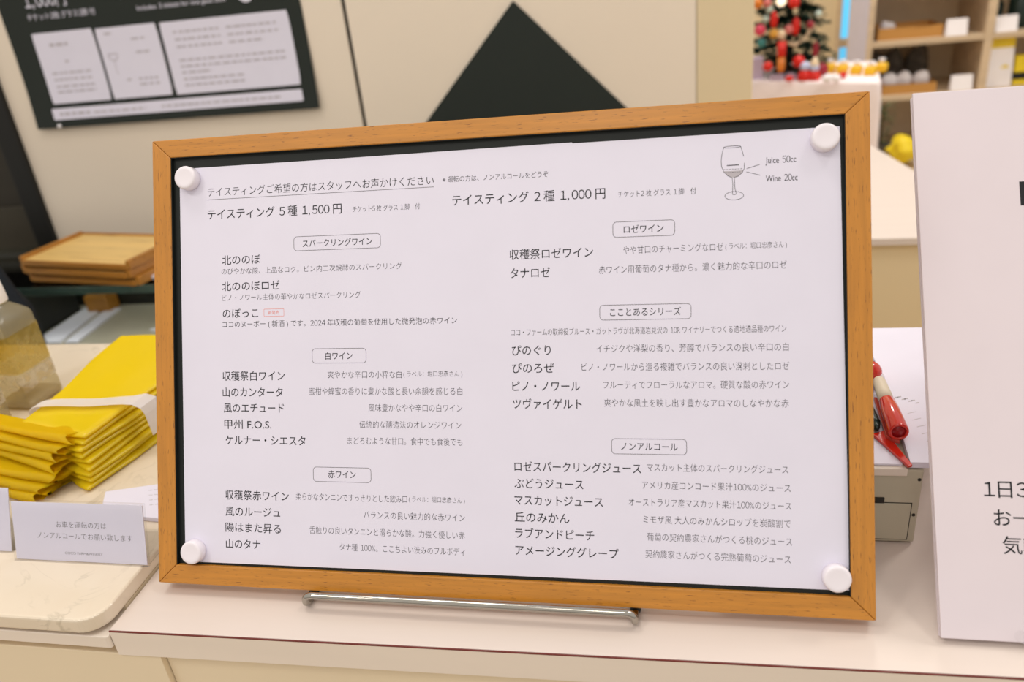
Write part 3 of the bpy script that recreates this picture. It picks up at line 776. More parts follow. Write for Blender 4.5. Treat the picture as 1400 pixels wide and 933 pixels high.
# rolled-over bags in front: each is a strip doubled over, its round fold to the right
def fold_bag(L, depth, t, seed):
    """a film bag doubled over along its front edge: a soft teardrop loop, open at its right end"""
    rn = random.Random(seed); b = bmesh.new(); K = 26; rows = []
    p0, p1, p2 = (rn.uniform(0, 6.28) for _ in range(3))
    for k in range(K + 1):
        u = k / K; x = -L + L * u
        open_ = 1 + 0.35 * max(0, (u - .75) / .25)               # the loop gapes towards its end
        r = t * 0.5 * (0.92 + 0.10 * sin(9 * u + p0)) * min(open_, 1.25); yf = 0.0016 * sin(7 * u + p1); row = []
        for m in range(7): row.append((depth - (depth - r) * m / 7, -r * (0.62 + 0.38 * (m / 7) ** 1.5)))
        for m in range(13):
            a = -pi / 2 - m / 12 * pi
            row.append((r + r * 1.15 * cos(a), r * sin(a)))
        for m in range(1, 8): row.append((r + (depth - r) * m / 7, r * (1.0 - 0.38 * (m / 7) ** .7)))
        e = 0.004 * u ** 8
        rows.append([b.verts.new((x + e * sin(q * .45 + p2), yf + y, t * .5 + z + 0.0007 * sin(6 * u + p2))) for q, (y, z) in enumerate(row)])
    for A, B in zip(rows, rows[1:]):
        for m in range(len(A) - 1): b.faces.new((A[m], A[m + 1], B[m + 1], B[m]))
    bmesh.ops.solidify(b, geom=list(b.faces), thickness=0.0004)
    return b
NB = 7; tB = 0.0064
for i in range(NB):
    rn = random.Random(90 + i); k = i / (NB - 1)
    o = obj('folded_bag', fold_bag(0.19 + rn.uniform(-.01, .01), 0.036 - 0.020 * k, tB * 1.0, i), MT['yellow'], None, True)
    o.location = (-0.1450 + 0.014 * k + rn.uniform(-.006, .006), 0.071 + 0.028 * k + rn.uniform(-.001, .001), MZ + i * tB)
    o.rotation_euler = (0, radians(rn.uniform(-.4, .6)), radians(-14 + rn.uniform(-3, 3)))
    if i == NB - 1: tag(o, 'yellow bag with a rounded fold, topmost of the pile behind the notice cards', 'bag', 'yellow bags doubled over in the front pile')
    elif i == 0: tag(o, 'yellow bag with a rounded fold, lowest of the pile behind the notice cards', 'bag', 'yellow bags doubled over in the front pile')
    else: tag(o, 'yellow bag with a rounded fold inside the pile behind the notice cards', 'bag', 'yellow bags doubled over in the front pile')

# ------------------------------------------------------------------ clear square bottles
def rsq(h, r, z, n=5):
    return [Vector((p[0], p[1], z)) for p in rrect(-h, h, -h, h, r, n)]
def loft(rings, cap=True, bm=None):
    b = bm or bmesh.new(); V = [[b.verts.new(p) for p in R] for R in rings]; n = len(V[0])
    for A, B in zip(V, V[1:]):
        for i in range(n): b.faces.new((A[i], A[(i + 1) % n], B[(i + 1) % n], B[i]))
    if cap: b.faces.new(V[0]); b.faces.new(V[-1])
    return b
MT['refr_y'] = film('yellow_refraction_film', (248, 234, 176), 0.5, 0.72, 0.03, 70)  # yellow refracted through the bottle, painted as a thin film
MT['refr_w'] = film('white_refraction_film', (252, 248, 244), 0.5, 0.5, 0.03, 90)  # pale refraction lower on the bottle, painted likewise
MT['wrap'] = film('clear_wrapper', (246, 242, 232), 0.5, 0.6, 0.12)
def bottle(label, x, y, rz, h=0.0215):
    t = thing('clear_bottle', label, 'bottle', (x, y, MZ), (0, 0, rz), 'clear square bottles behind the bags')
    R = [rsq(h - .003, .004, 0.0002), rsq(h - .0008, .005, 0.0016), rsq(h, .005, 0.004), rsq(h, .005, 0.018), rsq(h - .0008, .005, 0.020), rsq(h, .005, 0.022), rsq(h, .005, 0.088), rsq(h - .001, .006, 0.092), rsq(h - .004, .008, 0.0965), rsq(h - .0075, .009, 0.1005), rsq(.0115, .0110, 0.1035), rsq(.0112, .0110, 0.108)]
    obj('body', loft(R), MT['pet'], t, True)
    obj('thick_base', loft([rsq(h - .005, .004, 0.0006), rsq(h - .0012, .005, 0.003), rsq(h - .0012, .005, 0.0075), rsq(h - .006, .006, 0.0095)]), MT['pet_thick'], t, True)
    for nm, z0_, z1_, mm_ in (('yellow_refraction', 0.040, 0.078, 'refr_y'), ('white_refraction', 0.022, 0.038, 'refr_w')):  # tinted sleeves that stand for colours refracted in the clear plastic
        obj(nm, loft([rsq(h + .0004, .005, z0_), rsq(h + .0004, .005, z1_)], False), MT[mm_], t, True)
    c = bmesh.new(); rings = []
    for rr, z in ((0.0135, 0.1055), (0.0138, 0.1065), (0.0134, 0.118), (0.0128, 0.1285), (0.0118, 0.1300)):
        rings.append([Vector((rr * (1 + (0.02 if i % 2 else 0)) * cos(2 * pi * i / 48), rr * (1 + (0.02 if i % 2 else 0)) * sin(2 * pi * i / 48), z)) for i in range(48)])
    obj('cap', loft(rings, True, c), MT['c_white'], t, True)
    return t
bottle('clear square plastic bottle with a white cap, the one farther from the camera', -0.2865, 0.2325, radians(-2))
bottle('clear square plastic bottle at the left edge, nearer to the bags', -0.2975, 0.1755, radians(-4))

# crumpled clear wrapper behind the bags
b = bmesh.new(); N = 22; V = {}
rn = random.Random(3)
for i in range(N + 1):
    for j in range(N + 1):
        u, v = i / N, j / N
        e = (sin(pi * u) * sin(pi * v)) ** .5
        z = 0.0006 + 0.019 * e * (0.65 + 0.25 * sin(9 * u + 3 * v) + 0.2 * sin(13 * v - 5 * u)) + rn.uniform(0, .0012) * e
        V[i, j] = b.verts.new((-0.265 + 0.075 * u + .004 * sin(8 * v), 0.252 + 0.075 * v + .004 * sin(9 * u), MZ + max(z, .0003)))
for i in range(N):
    for j in range(N): b.faces.new((V[i, j], V[i + 1, j], V[i + 1, j + 1], V[i, j + 1]))
bmesh.ops.solidify(b, geom=list(b.faces), thickness=-0.0003)
o = obj('clear_wrapper', b, MT['wrap'], None, True); tag(o, 'crumpled clear plastic wrapper on the marble, between the bottles and the yellow bags', 'wrapper')

# ------------------------------------------------------------------ glass showcase behind, with wooden trays
gx0, gx1, gy0, gy1, gz = -1.30, 0.28, 0.715, 0.935, -0.062
sc = thing('showcase', 'dark glass-topped display case behind the marble counter, carrying the wooden trays', 'display case', (gx0, gy0, FLOOR))
Z = lambda z: z - FLOOR
L = gx1 - gx0; Dp = gy1 - gy0
obj('glass_top', bx(0, L, 0.004, Dp, Z(gz - 0.010), Z(gz), 0.001), MT['pane'], sc)
obj('glass_edge', bx(0, L, 0, 0.0038, Z(gz - 0.013), Z(gz), 0.001), MT['glass_green'], sc)
obj('front_glass', bx(0.01, L - 0.01, 0.004, 0.009, Z(-0.32), Z(gz - 0.015)), MT['pane'], sc)
obj('shelf', bx(0.01, L - 0.01, 0.012, Dp - 0.012, Z(-0.196), Z(-0.184)), MT['case_grey'], sc)
obj('back_lining', bx(0.0, L, Dp - 0.012, Dp, Z(-0.33), Z(gz - 0.015)), MT['case_dark'], sc)
for x in (0.0, L - 0.01): obj('side_panel', bx(x, x + 0.01, 0.002, Dp - .013, Z(-0.33), Z(gz - 0.015)), MT['case_dark'], sc)
obj('base_cabinet', bx(0, L, 0, Dp, 0, Z(-0.33), 0.002), MT['case_dark'], sc)
for i in range(2):
    pts = [[(-0.795, 0.910), (-0.755, 0.910), (-0.735, 0.752), (-0.790, 0.752)], [(-0.742, 0.90), (-0.712, 0.90), (-0.700, 0.752), (-0.725, 0.752)]][i]
    o = obj('paper_sheet', prism(pts, -0.1838, -0.1808), MT['paper'])
    tag(o, ['wider white paper strip lying in the glass case', 'narrower white paper strip in the glass case, right of the wider one'][i], 'paper', 'papers in the display case')
o = obj('paper_sheet', prism([(-0.585, 0.80), (-0.52, 0.85), (-0.44, 0.83), (-0.50, 0.78)], -0.1838, -0.1808), MT['paper']); tag(o, 'white paper in the glass case, just left of the picture frame', 'paper', 'papers in the display case')
o = obj('storage_box', bx(-1.10, -0.800, 0.745, 0.90, -0.1838, -0.085, 0.004), MT['case_dark']); tag(o, 'black box inside the glass case, left of the white papers', 'box')
o = obj('wooden_block', bx(-0.775, -0.725, 0.885, 0.918, -0.1838, -0.150, 0.003), MT['tray_rim']); tag(o, 'small orange wooden block at the back of the glass case', 'block')

il_ = bpy.data.lights.new('case_fill_light', 'AREA'); il_.shape = 'RECTANGLE'; il_.size = 1.2; il_.size_y = 0.02; il_.energy = 0.5; il_.color = (1.0, 0.95, 0.88)  # unseen strip light, added to brighten the papers in the case
lo_ = bpy.data.objects.new('case_fill_light', il_); lo_.location = (-0.55, gy0 + 0.03, gz - 0.02); COL.objects.link(lo_)

def tray(label, z, dx, dy, rz):
    t = thing('wooden_tray', label, 'tray', (-0.620 + dx, 0.797 + dy, z), (0, 0, rz), 'stacked wooden trays')
    w2, d2 = 0.117, 0.066
    obj('base', bx(-w2, w2, -d2, d2, 0.0, 0.0085, 0.001), MT['tray'], t)
    for nm, a in (('side_lip', (-w2 - .005, -w2 + .003, -d2, d2)), ('side_lip', (w2 - .003, w2 + .005, -d2, d2))):
        obj(nm, bx(a[0], a[1], a[2], a[3], 0.0, 0.0145, 0.001), MT['tray_rim'], t)
    obj('front_lip', bx(-w2 + .003, w2 - .003, -d2 - .004, -d2 + .001, 0.0, 0.0092, 0.001), MT['tray_rim'], t)
    obj('back_lip', bx(-w2 + .003, w2 - .003, d2 - .001, d2 + .004, 0.0, 0.0115, 0.001), MT['tray_rim'], t)
    return t
tray('shallow wooden tray, lowest of the stack on the glass case', gz, 0.004, 0.003, radians(-9.5))
tray('shallow wooden tray, middle one of the stack on the glass case', gz + 0.0148, -0.003, 0.0, radians(-10.5))
tray('shallow wooden tray, topmost of the stack on the glass case', gz + 0.0296, 0.0, 0.0, radians(-10))
b = prism([(-0.525, 0.745), (-0.40, 0.725), (-0.39, 0.80), (-0.512, 0.80)], gz, gz + 0.006, 0.0006)
o = obj('paper_stack', b, MT['paper']); tag(o, 'white papers on the glass case, right of the trays', 'paper')

# dark coat on a stand at the left edge
cs = thing('coat_stand', 'dark stand under the navy coat at the left edge', 'stand', (-0.735, 0.60, FLOOR))
obj('pole', tube([(0, 0, 0.02), (0, 0, 0.86)], 0.012, 14), MT['black'], cs, True)
obj('base', lathe([(0, 0), (0.11, 0), (0.11, 0.012), (0.02, 0.022), (0, 0.022)], 28), MT['black'], cs, True)
b = bmesh.new(); rows = []
for k in range(26):
    z = 0.075 - k * 0.024; s = min(1, 0.25 + 0.75 * (k / 6) ** .7) if k < 6 else 1 - 0.03 * (k - 6)
    rows.append([b.verts.new((-0.735 + (0.105 * s + 0.012 * sin(5 * a + k * .25)) * cos(a) , 0.60 + (0.075 * s + 0.010 * sin(4 * a - k * .2)) * sin(a), z + 0.01 * sin(3 * a) * (k < 4))) for a in [i / 36 * 2 * pi for i in range(36)]])
for A, B in zip(rows, rows[1:]):
    for i in range(36): b.faces.new((A[i], A[(i + 1) % 36], B[(i + 1) % 36], B[i]))
b.faces.new(rows[0])
o = obj('coat', b, MT['navy'], None, True); tag(o, 'dark navy cloth coat at the left edge, beside the wooden trays', 'coat')

# ------------------------------------------------------------------ signs on the wall
PY = WY - 0.0102
pt = thing('wall_poster', 'black poster with white text panels pinned to the cream wall, upper left', 'poster', (-0.919, WY - 0.001, 0.135))
pw, ph = 0.614, 0.44
b = bmesh.new(); N = 16
rows = []
for j in range(N + 1):
    z = ph * j / N; yy = -0.009 * (1 - min(1, j / 6)) ** 2 - 0.001
    rows.append([b.verts.new((pw * i / 8 , yy, z)) for i in range(9)])
for A, B in zip(rows, rows[1:]):
    for i in range(8): b.faces.new((A[i], A[i + 1], B[i + 1], B[i]))
obj('sheet', b, MT['black_sign'], pt)
def curl(z):
    j = z / ph * N
    return -0.009 * (1 - min(1, j / 6)) ** 2 - 0.001
def panel(x0, x1, z0, z1, r=0.004):
    b = bmesh.new(); pts = rrect(x0, x1, z0, z1, r, 4); nz = 8
    rows = []
    xl_ = lambda z: 0
    for j in range(nz + 1):
        z = z0 + (z1 - z0) * j / nz
        ins = 0.0015 if j in (0, nz) else 0
        rows.append([b.verts.new((xx, curl(z) - 0.0014, z)) for xx in (x0 + ins, x1 - ins)])
    for A, B in zip(rows, rows[1:]): b.faces.new((A[0], A[1], B[1], B[0]))
    o = obj('text_panel', b, MT['paper'], pt); face_front(o); o['label'] = 'white panel of small print'
    return o
px_ = -0.919; pz_ = 0.135; PAN = []
for a in ((-0.8665, -0.7335, 0.181, 0.312), (-0.728, -0.599, 0.181, 0.310), (-0.5915, -0.333, 0.180, 0.309), (-0.8735, -0.334, 0.1505, 0.172)):
    PAN.append(panel(a[0] - px_, a[1] - px_, a[2] - pz_, a[3] - pz_))
for nm, s_, em, xa, xb, z, wt in (('price_lettering', '1,000円', 0.034, 0.062, 0.150, 0.236, 0.006), ('ticket_lettering', 'チケット2枚 グラス1脚 付', 0.013, 0.057, 0.204, 0.206, 0.004), ('english_lettering', 'Includes 2 tickets for one glass each', 0.011, 0.292, 0.472, 0.203, 0.004)):
    b = bmesh.new(); put_text(b, s_, em, xa, xb, z, wt, 0, -0.0022)
    o = obj(nm, b, MT['paper'], pt); face_front(o)
b = bmesh.new(); b.faces.new([b.verts.new((0.512 + 0.016 * cos(i / 24 * 2 * pi), -0.0022, 0.209 + 0.016 * sin(i / 24 * 2 * pi))) for i in range(24)])
o = obj('round_badge', b, MT['paper'], pt); face_front(o)
rn = random.Random(11)
def fine(b, x0, x1, z, hh=0.0032):
    """a row of tiny illegible print: short dashes"""
    x = x0
    while x < x1:
        wv_ = min(rn.uniform(0.006, 0.016), x1 - x); y = curl(z) - 0.0019
        b.faces.new([b.verts.new(v) for v in ((x, y, z), (x + wv_, y, z), (x + wv_, y, z + hh), (x, y, z + hh))])
        x += wv_ + rn.uniform(0.002, 0.005)
ROWS = [[(0.085, 0.125, 0.152, .005), (0.108, 0.118, 0.121, .004)] + [(0.072, 0.158, z) for z in (0.101, 0.089, 0.076, 0.066)],
        [(0.208, 0.225, 0.163), (0.262, 0.292, 0.150), (0.265, 0.296, 0.126), (0.256, 0.300, 0.078), (0.256, 0.300, 0.068), (0.230, 0.240, 0.078)],
        [(0.352, 0.445, 0.154), (0.460, .56, 0.154), (0.352, 0.445, 0.141), (0.460, .565, 0.141), (0.352, 0.445, 0.128), (0.460, .53, 0.128), (0.350, .566, .104), (0.350, .566, .093), (0.350, .41, .082), (0.350, .475, .070), (0.350, .475, .059)],
        [(0.062, 0.130, 0.0235, .005), (0.140, 0.255, 0.0235), (0.290, 0.540, 0.0245)]]
for pn, rows_ in zip(PAN, ROWS):
    blocks = {}
    for r_ in rows_: blocks.setdefault((round(r_[0] / 0.1), round(r_[2] / 0.045)), []).append(r_)
    for bk in blocks.values():
        b = bmesh.new()
        for r_ in bk: fine(b, *r_)
        o = obj('small_print', b, MT['shade_ink'], pn); face_front(o)
    if pn is PAN[1]:
        b = bmesh.new()
        outline(b, [(0.214 + 0.010 * cos(i / 12 * pi), 0.128 - 0.012 * sin(i / 12 * pi)) for i in range(13)], 0.0018, curl(.12) - 0.0019, True)
        outline(b, [(0.214, 0.115), (0.214, 0.090)], 0.0012, curl(.1) - 0.0019, False)
        o = obj('glass_drawing', b, MT['shade_ink'], pn); face_front(o)
obj('pin', lathe([(0, 0), (0.004, 0), (0.004, 0.003), (0, 0.004)], 16, M=Matrix.Rotation(pi / 2, 4, 'X')), MT['c_white'], pt, True, loc=(0.0545, -0.0115, 0.004))

tr = obj('triangle_sign', prism([(0.0800 - 0.275, 0.000), (0.0800 + 0.275, 0.000), (0.0790, 0.2865)], WY - 0.006, WY, 0.0006, 'y'), MT['black_sign'])
tag(tr, 'large black-green triangle on the cream wall above the framed menu', 'sign')

# ------------------------------------------------------------------ the shop beyond, right
def spot(u, v, y):
    """point seen at photo pixel (u, v) at depth y in the room"""
    d = AX_R * ((u - 700) / 1089.0) + AX_D * ((v - 466.5) / 1089.0) + AX_F
    return CAM_POS + d * ((y - CAM_POS.y) / d.y)

lt = thing('low_counter', 'white-topped cream counter beyond the grey device and pens', 'counter', (0.49, 0.92, FLOOR))
Z = lambda z: z - FLOOR
obj('worktop', prism([(0, 0.002), (0.372, -0.012), (0.276, 0.63), (0, 0.63)], Z(-0.112), Z(-0.1), 0.001), MT['laminate'], lt)
obj('body', prism([(0.004, 0.012), (0.355, 0.0), (0.262, 0.615), (0.004, 0.615)], 0, Z(-0.112), 0.001), MT['column'], lt)

# shelving unit
SY = 2.80
su = thing('shelving_unit', 'pale wooden open shelving against the far wall, upper right', 'shelf', (1.02, SY, FLOOR))
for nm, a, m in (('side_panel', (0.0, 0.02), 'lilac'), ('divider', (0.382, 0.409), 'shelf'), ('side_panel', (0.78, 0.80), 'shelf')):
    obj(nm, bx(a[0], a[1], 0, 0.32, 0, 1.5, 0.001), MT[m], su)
obj('edge_strip', bx(0.0, 0.02, -0.002, -0.0002, 0, 1.5), MT['shelf'], su)
obj('back_panel', bx(0.0, 0.80, 0.32, 0.335, 0, 1.5), MT['shelf_back'], su)
for z in (-0.058, -0.247, 0.15, 0.40, -0.46, 0.68):
    for x0_, x1_ in ((0.0205, 0.3815), (0.4095, 0.7795)):
        obj('shelf_board', bx(x0_, x1_, 0.002, 0.318, Z(z - 0.019), Z(z), 0.001), MT['shelf'], su)
bn = thing('bench', 'low pale wooden bench in front of the shelving', 'bench', (1.045, 2.33, FLOOR))
obj('top', bx(0, 0.72, 0, 0.45, Z(-0.475), Z(-0.45), 0.002), MT['floor'], bn)
for x in (0.01, 0.685): obj('side_panel', bx(x, x + 0.025, 0.02, 0.43, 0, Z(-0.475)), MT['floor'], bn)

def wtray(label, x0_, x1_, z, h, y0=2.825, y1=2.98):
    t = thing('wooden_tray', label, 'tray', (x0_, y0, z)); w_ = x1_ - x0_; d = y1 - y0
    obj('base', bx(0, w_, 0, d, 0.0003, 0.006), MT['basket'], t)
    obj('front_side', bx(0, w_, 0, 0.006, 0.006, h), MT['basket'], t); obj('back_side', bx(0, w_, d - .006, d, 0.006, h), MT['basket'], t)
    for x in (0, w_ - 0.006): obj('end_side', bx(x, x + .006, .006, d - .006, 0.006, h), MT['basket'], t)
    return t
wtray('honey-coloured wooden tray on the upper shelf, left of a price card', 1.062, 1.272, -0.058, 0.040)
wtray('honey-coloured wooden tray on the lower shelf, below the charcoal bundles', 1.095, 1.275, -0.247, 0.034)
def price(label, x0_, x1_, z, h, y=2.806):
    o = obj('price_card', prism([(y, z + .0004), (y + 0.03, z + .0004), (y + 0.012, z + h), (y + 0.010, z + h)], x0_, x1_, 0, 'x'), MT['c_white'])
    tag(o, label, 'card', 'white price cards on the shelves')
price('white price card on the upper shelf, right of the wooden tray', 1.279, 1.346, -0.058, 0.055)
price('white price card on the lower shelf, against the shelf divider', 1.318, 1.388, -0.247, 0.055)
price('white price card in front of the black jars, far upper right', 1.434, 1.503, -0.058, 0.052)

def lump(name, label, cat, m, loc, r, sc, seed, group=None, amp=0.18):
    rn = random.Random(seed); b = bmesh.new()
    bmesh.ops.create_icosphere(b, subdivisions=3, radius=r)
    p = [rn.uniform(0, 6.28) for _ in range(6)]
    for v in b.verts:
        n_ = v.co.normalized()
        v.co *= 1 + amp * (0.5 * sin(5 * n_.x + p[0]) + 0.5 * sin(6 * n_.y + p[1]) * sin(5 * n_.z + p[2]))
        v.co = Vector((v.co.x * sc[0], v.co.y * sc[1], v.co.z * sc[2]))
    zm = min(v.co.z for v in b.verts)
    for v in b.verts: v.co.z = max(v.co.z - zm, 0.0)
    o = obj(name, b, MT[m], None, True); o.location = loc
    tag(o, label, cat, group); return o
for i, (x, y, z, r_, lab) in enumerate(((1.096, 3.03, -0.247, .046, 'charcoal cloth bundle at the left end of the lower shelf'), (1.175, 3.04, -0.247, .046, 'charcoal cloth bundle in the middle of the lower shelf'), (1.262, 3.045, -0.247, .048, 'charcoal cloth bundle above the right end of the lower tray'))):
    lump('cloth_bundle', lab, 'bundle', 'charcoal', (x, y, z), r_, (0.85, 0.7, 1.35), i, 'charcoal bundles on the lower shelf')
for i, (x, lab) in enumerate(((1.128, 'white packet at the left end of the lower tray'), (1.178, 'white packet in the middle of the lower tray'), (1.238, 'white packet at the right end of the lower tray'))):
    lump('packet', lab, 'packet', 'c_white', (x, 2.885, -0.2405), 0.027, (1.05, .9, 1.15), 20 + i, 'white packets in the lower tray', 0.1)
lump('packet', 'small white packet at the left end of the upper tray', 'packet', 'c_white', (1.105, 2.90, -0.0515), 0.022, (1.2, .9, 1.1), 30)
lump('cloth_bundle', 'small charcoal bundle left of the upper wooden tray', 'bundle', 'charcoal', (1.0495, 2.90, -0.058), 0.024, (0.55, .8, 1.3), 31, amp=.1)
def jar(label, x, y, z, r_, h):
    t = thing('jar', label, 'jar', (x, y, z), group='black jars on the shelf')
    obj('body', lathe([(0, 0.0003), (r_ * .9, 0.0003), (r_, .006), (r_, h * .72), (r_ * .6, h * .85), (0, h * .85)], 24), MT['green_black'], t, True)
    obj('lid', lathe([(0, h * .855), (r_ * .62, h * .855), (r_ * .62, h), (0, h)], 24), MT['black'], t, True)
jar('black jar behind the price card, nearer the shelf divider', 1.462, 2.93, -0.058, 0.030, 0.11)
jar('taller black jar at the right edge of the photo', 1.532, 2.90, -0.058, 0.034, 0.13)
# white bag with a yellow top on the lower right shelf
t = thing('gift_bag', 'white bag with a yellow top and emblem, on the shelf right of the divider', 'bag', (1.436, 2.83, -0.247), (0, 0, radians(3)))
obj('body', loft([[Vector(p) for p in ((0, 0, .0004), (.085, 0, .0004), (.085, .05, .0004), (0, .05, .0004))], [Vector(p) for p in ((0.001, 0.002, .06), (.084, 0.002, .06), (.084, .048, .06), (0.001, .048, .06))], [Vector(p) for p in ((0.002, .012, .138), (.083, .012, .138), (.083, .036, .138), (0.002, .036, .138))]]), MT['c_white'], t)
obj('top_fold', loft([[Vector(p) for p in ((0.0015, .010, .132), (.0835, .010, .132), (.0835, .038, .132), (0.0015, .038, .132))], [Vector(p) for p in ((0.0, .016, .166), (.085, .016, .166), (.085, .030, .166), (0.0, .030, .166))]]), MT['c_lemon'], t)
obj('emblem', lathe([(0, 0), (0.013, 0), (0.013, 0.0006), (0, 0.0006)], 20, M=Matrix.Translation((.058, .0032, .062)) @ Matrix.Rotation(radians(97), 4, 'X')), MT['c_lemon'], t)
t = thing('gift_bag', 'yellow and black packet on the shelf at the very right edge', 'packet', (1.528, 2.84, -0.247))
obj('body', bx(0, 0.05, 0, 0.04, 0.0004, 0.10, 0.003), MT['c_lemon'], t); obj('dark_base', bx(-.001, .051, -.001, .041, 0.02, 0.045, 0.001), MT['black'], t)

# bench things
lump('yellow_bag', 'lemon yellow soft bag on the low bench, beside the white sign', 'bag', 'c_lemon', (1.135, 2.61, -0.45), 0.050, (1.25, .9, .85), 41, amp=.42)
t = thing('potted_plant', 'small grey-green bushy plant on the low bench, right of the white tablecloth', 'plant', (1.078, 2.72, -0.45))
obj('pot', lathe([(0, 0.0004), (.026, .0004), (.034, .055), (.030, .055), (.028, .05), (0, .05)], 24), MT['charcoal'], t, True)
MT['leaf'] = mat('grey_green_leaf', (120, 128, 88), 0.6, noise=0.6, nscale=(60, 60, 60))
b = bmesh.new(); rn = random.Random(5)
for i in range(170):
    a = rn.uniform(0, 6.28); z = rn.uniform(.05, .20); rr = rn.uniform(.004, .036)
    p = Vector((rr * cos(a), rr * sin(a), z)); d = Vector((cos(a), sin(a), rn.uniform(-.3, .9))).normalized(); s = d.cross(Vector((0, 0, 1))).normalized() * .006; l = rn.uniform(.014, .024)
    q = [b.verts.new(v) for v in (p, p + d * l * .5 + s, p + d * l, p + d * l * .5 - s)]; b.faces.new(q)
o = obj('leaves', b, MT['leaf'], t)
obj('stem', tube([(0, 0, .045), (.002, 0, .18)], .003, 8), MT['trunk'], t)

# table under a white cloth
tb = thing('table', 'table hidden under the white cloth, behind the upper right corner of the frame', 'table', (0.80, 2.42, FLOOR))
obj('tabletop', prism([(-.19, -.06), (.115, -.225), (.18, .11), (-.16, .25)], Z(-0.105), Z(-0.083)), MT['shelf'], tb)
for p in ((-.15, -.03), (.09, -.17), (.14, .08), (-.12, .19)):
    obj('leg', bx(p[0] - .015, p[0] + .015, p[1] - .015, p[1] + .015, 0, Z(-0.105)), MT['shelf'], tb)
cn = [Vector(p) for p in ((0.592, 2.345), (0.930, 2.160), (1.000, 2.545), (0.630, 2.70))]
cen = sum(cn, Vector((0, 0))) / 4; loop = []
for i in range(4):
    a, c, d = cn[i - 1], cn[i], cn[(i + 1) % 4]
    p0 = c + (a - c).normalized() * .02; p1 = c + (d - c).normalized() * .02
    loop += [p0 * (1 - t_) ** 2 + c * 2 * t_ * (1 - t_) + p1 * t_ * t_ for t_ in (0, .25, .5, .75, 1)]
    q0 = d + (c - d).normalized() * .02
    loop += [p1.lerp(q0, k / 12) for k in range(1, 12)]
b = bmesh.new(); n = len(loop); rows = []
for k, (z, out) in enumerate(((-0.0815, -.004), (-0.082, 0.0), (-0.087, 0.003), (-0.13, .006), (-0.25, .009), (-0.45, .012), (-0.66, .014))):
    R = []
    for i, p in enumerate(loop):
        o_ = (p - cen).normalized(); wv_ = out + (0.007 * sin(i * 1.05) * min(1, k / 5) if k > 2 else 0)
        R.append(b.verts.new((p.x + o_.x * wv_, p.y + o_.y * wv_, z)))
    rows.append(R)
for A, B in zip(rows, rows[1:]):
    for i in range(n): b.faces.new((A[i], A[(i + 1) % n], B[(i + 1) % n], B[i]))
b.faces.new(rows[0])
o = obj('tablecloth', b, MT['cloth_white'], None, True); tag(o, 'white cloth draped over the table behind the upper right corner of the frame', 'tablecloth')
TZ = -0.0812

# Christmas tree with ornaments
tx, ty = 0.712, 2.455
t = thing('christmas_tree', 'small dark green decorated fir tree standing on the white cloth, cut by the top edge', 'tree', (tx, ty, TZ))
obj('stand', lathe([(0, 0.0004), (.045, .0004), (.045, .012), (.012, .02), (0, .02)], 24), MT['trunk'], t, True)
obj('trunk', tube([(0, 0, .015), (0, 0, .60)], [.011, .004], 10), MT['trunk'], t, True)
b = bmesh.new(); rn = random.Random(17)
for tier in range(14):
    z0_ = 0.026 + tier * 0.039; Rr = 0.138 - tier * 0.0075
    for k in range(17):
        a = k / 17 * 2 * pi + tier * .4 + rn.uniform(-.1, .1); L_ = Rr * rn.uniform(.8, 1.08)
        base = Vector((0, 0, z0_ + .03)); tip = Vector((L_ * cos(a), L_ * sin(a), z0_ + rn.uniform(-.012, .006)))
        for s_ in range(34):
            f_ = rn.uniform(.15, 1.0); p = base.lerp(tip, f_)
            d = Vector((cos(a) + rn.uniform(-.9, .9), sin(a) + rn.uniform(-.9, .9), rn.uniform(-.5, .5))).normalized(); l = rn.uniform(.016, .03) * (1.15 - .4 * f_)
            s = d.cross(Vector((rn.uniform(-1, 1), rn.uniform(-1, 1), 1))).normalized() * .0075
            b.faces.new([b.verts.new(v) for v in (p + s, p + d * l, p - s)])
obj('foliage', b, MT['fir'], t)

def ornament(kind, lab, m, u, v, r_, y, sc=(1, 1, 1), cat='ornament', m2=None):
    p = spot(u, v, y)
    r_ *= 1.15
    t = thing(kind, lab, cat, (p.x, p.y, p.z), group='ornaments on the small fir tree')
    if m2:
        obj('upper_half', loft([rsq(r_ * .5, r_ * .2, 0.0), rsq(r_ * .9, r_ * .35, r_ * .3), rsq(r_ * .9, r_ * .35, r_ * sc[2])]), MT[m], t, True)
        obj('lower_half', loft([rsq(r_ * .6, r_ * .2, -r_ * sc[2]), rsq(r_ * .85, r_ * .3, -r_ * .7 * sc[2]), rsq(r_ * .8, r_ * .3, 0.0)]), MT[m2], t, True)
    else:
        obj('body', ball(r_, (0, 0, 0), sc), MT[m], t, True)
    h_ = r_ * sc[2]
    obj('hook', tube([(0, 0, h_ * .95), (0, 0, h_ + .004), (0, .006, h_ + .010)], .0010, 8), MT['steel'], t, True)
    return t
F = 2.335
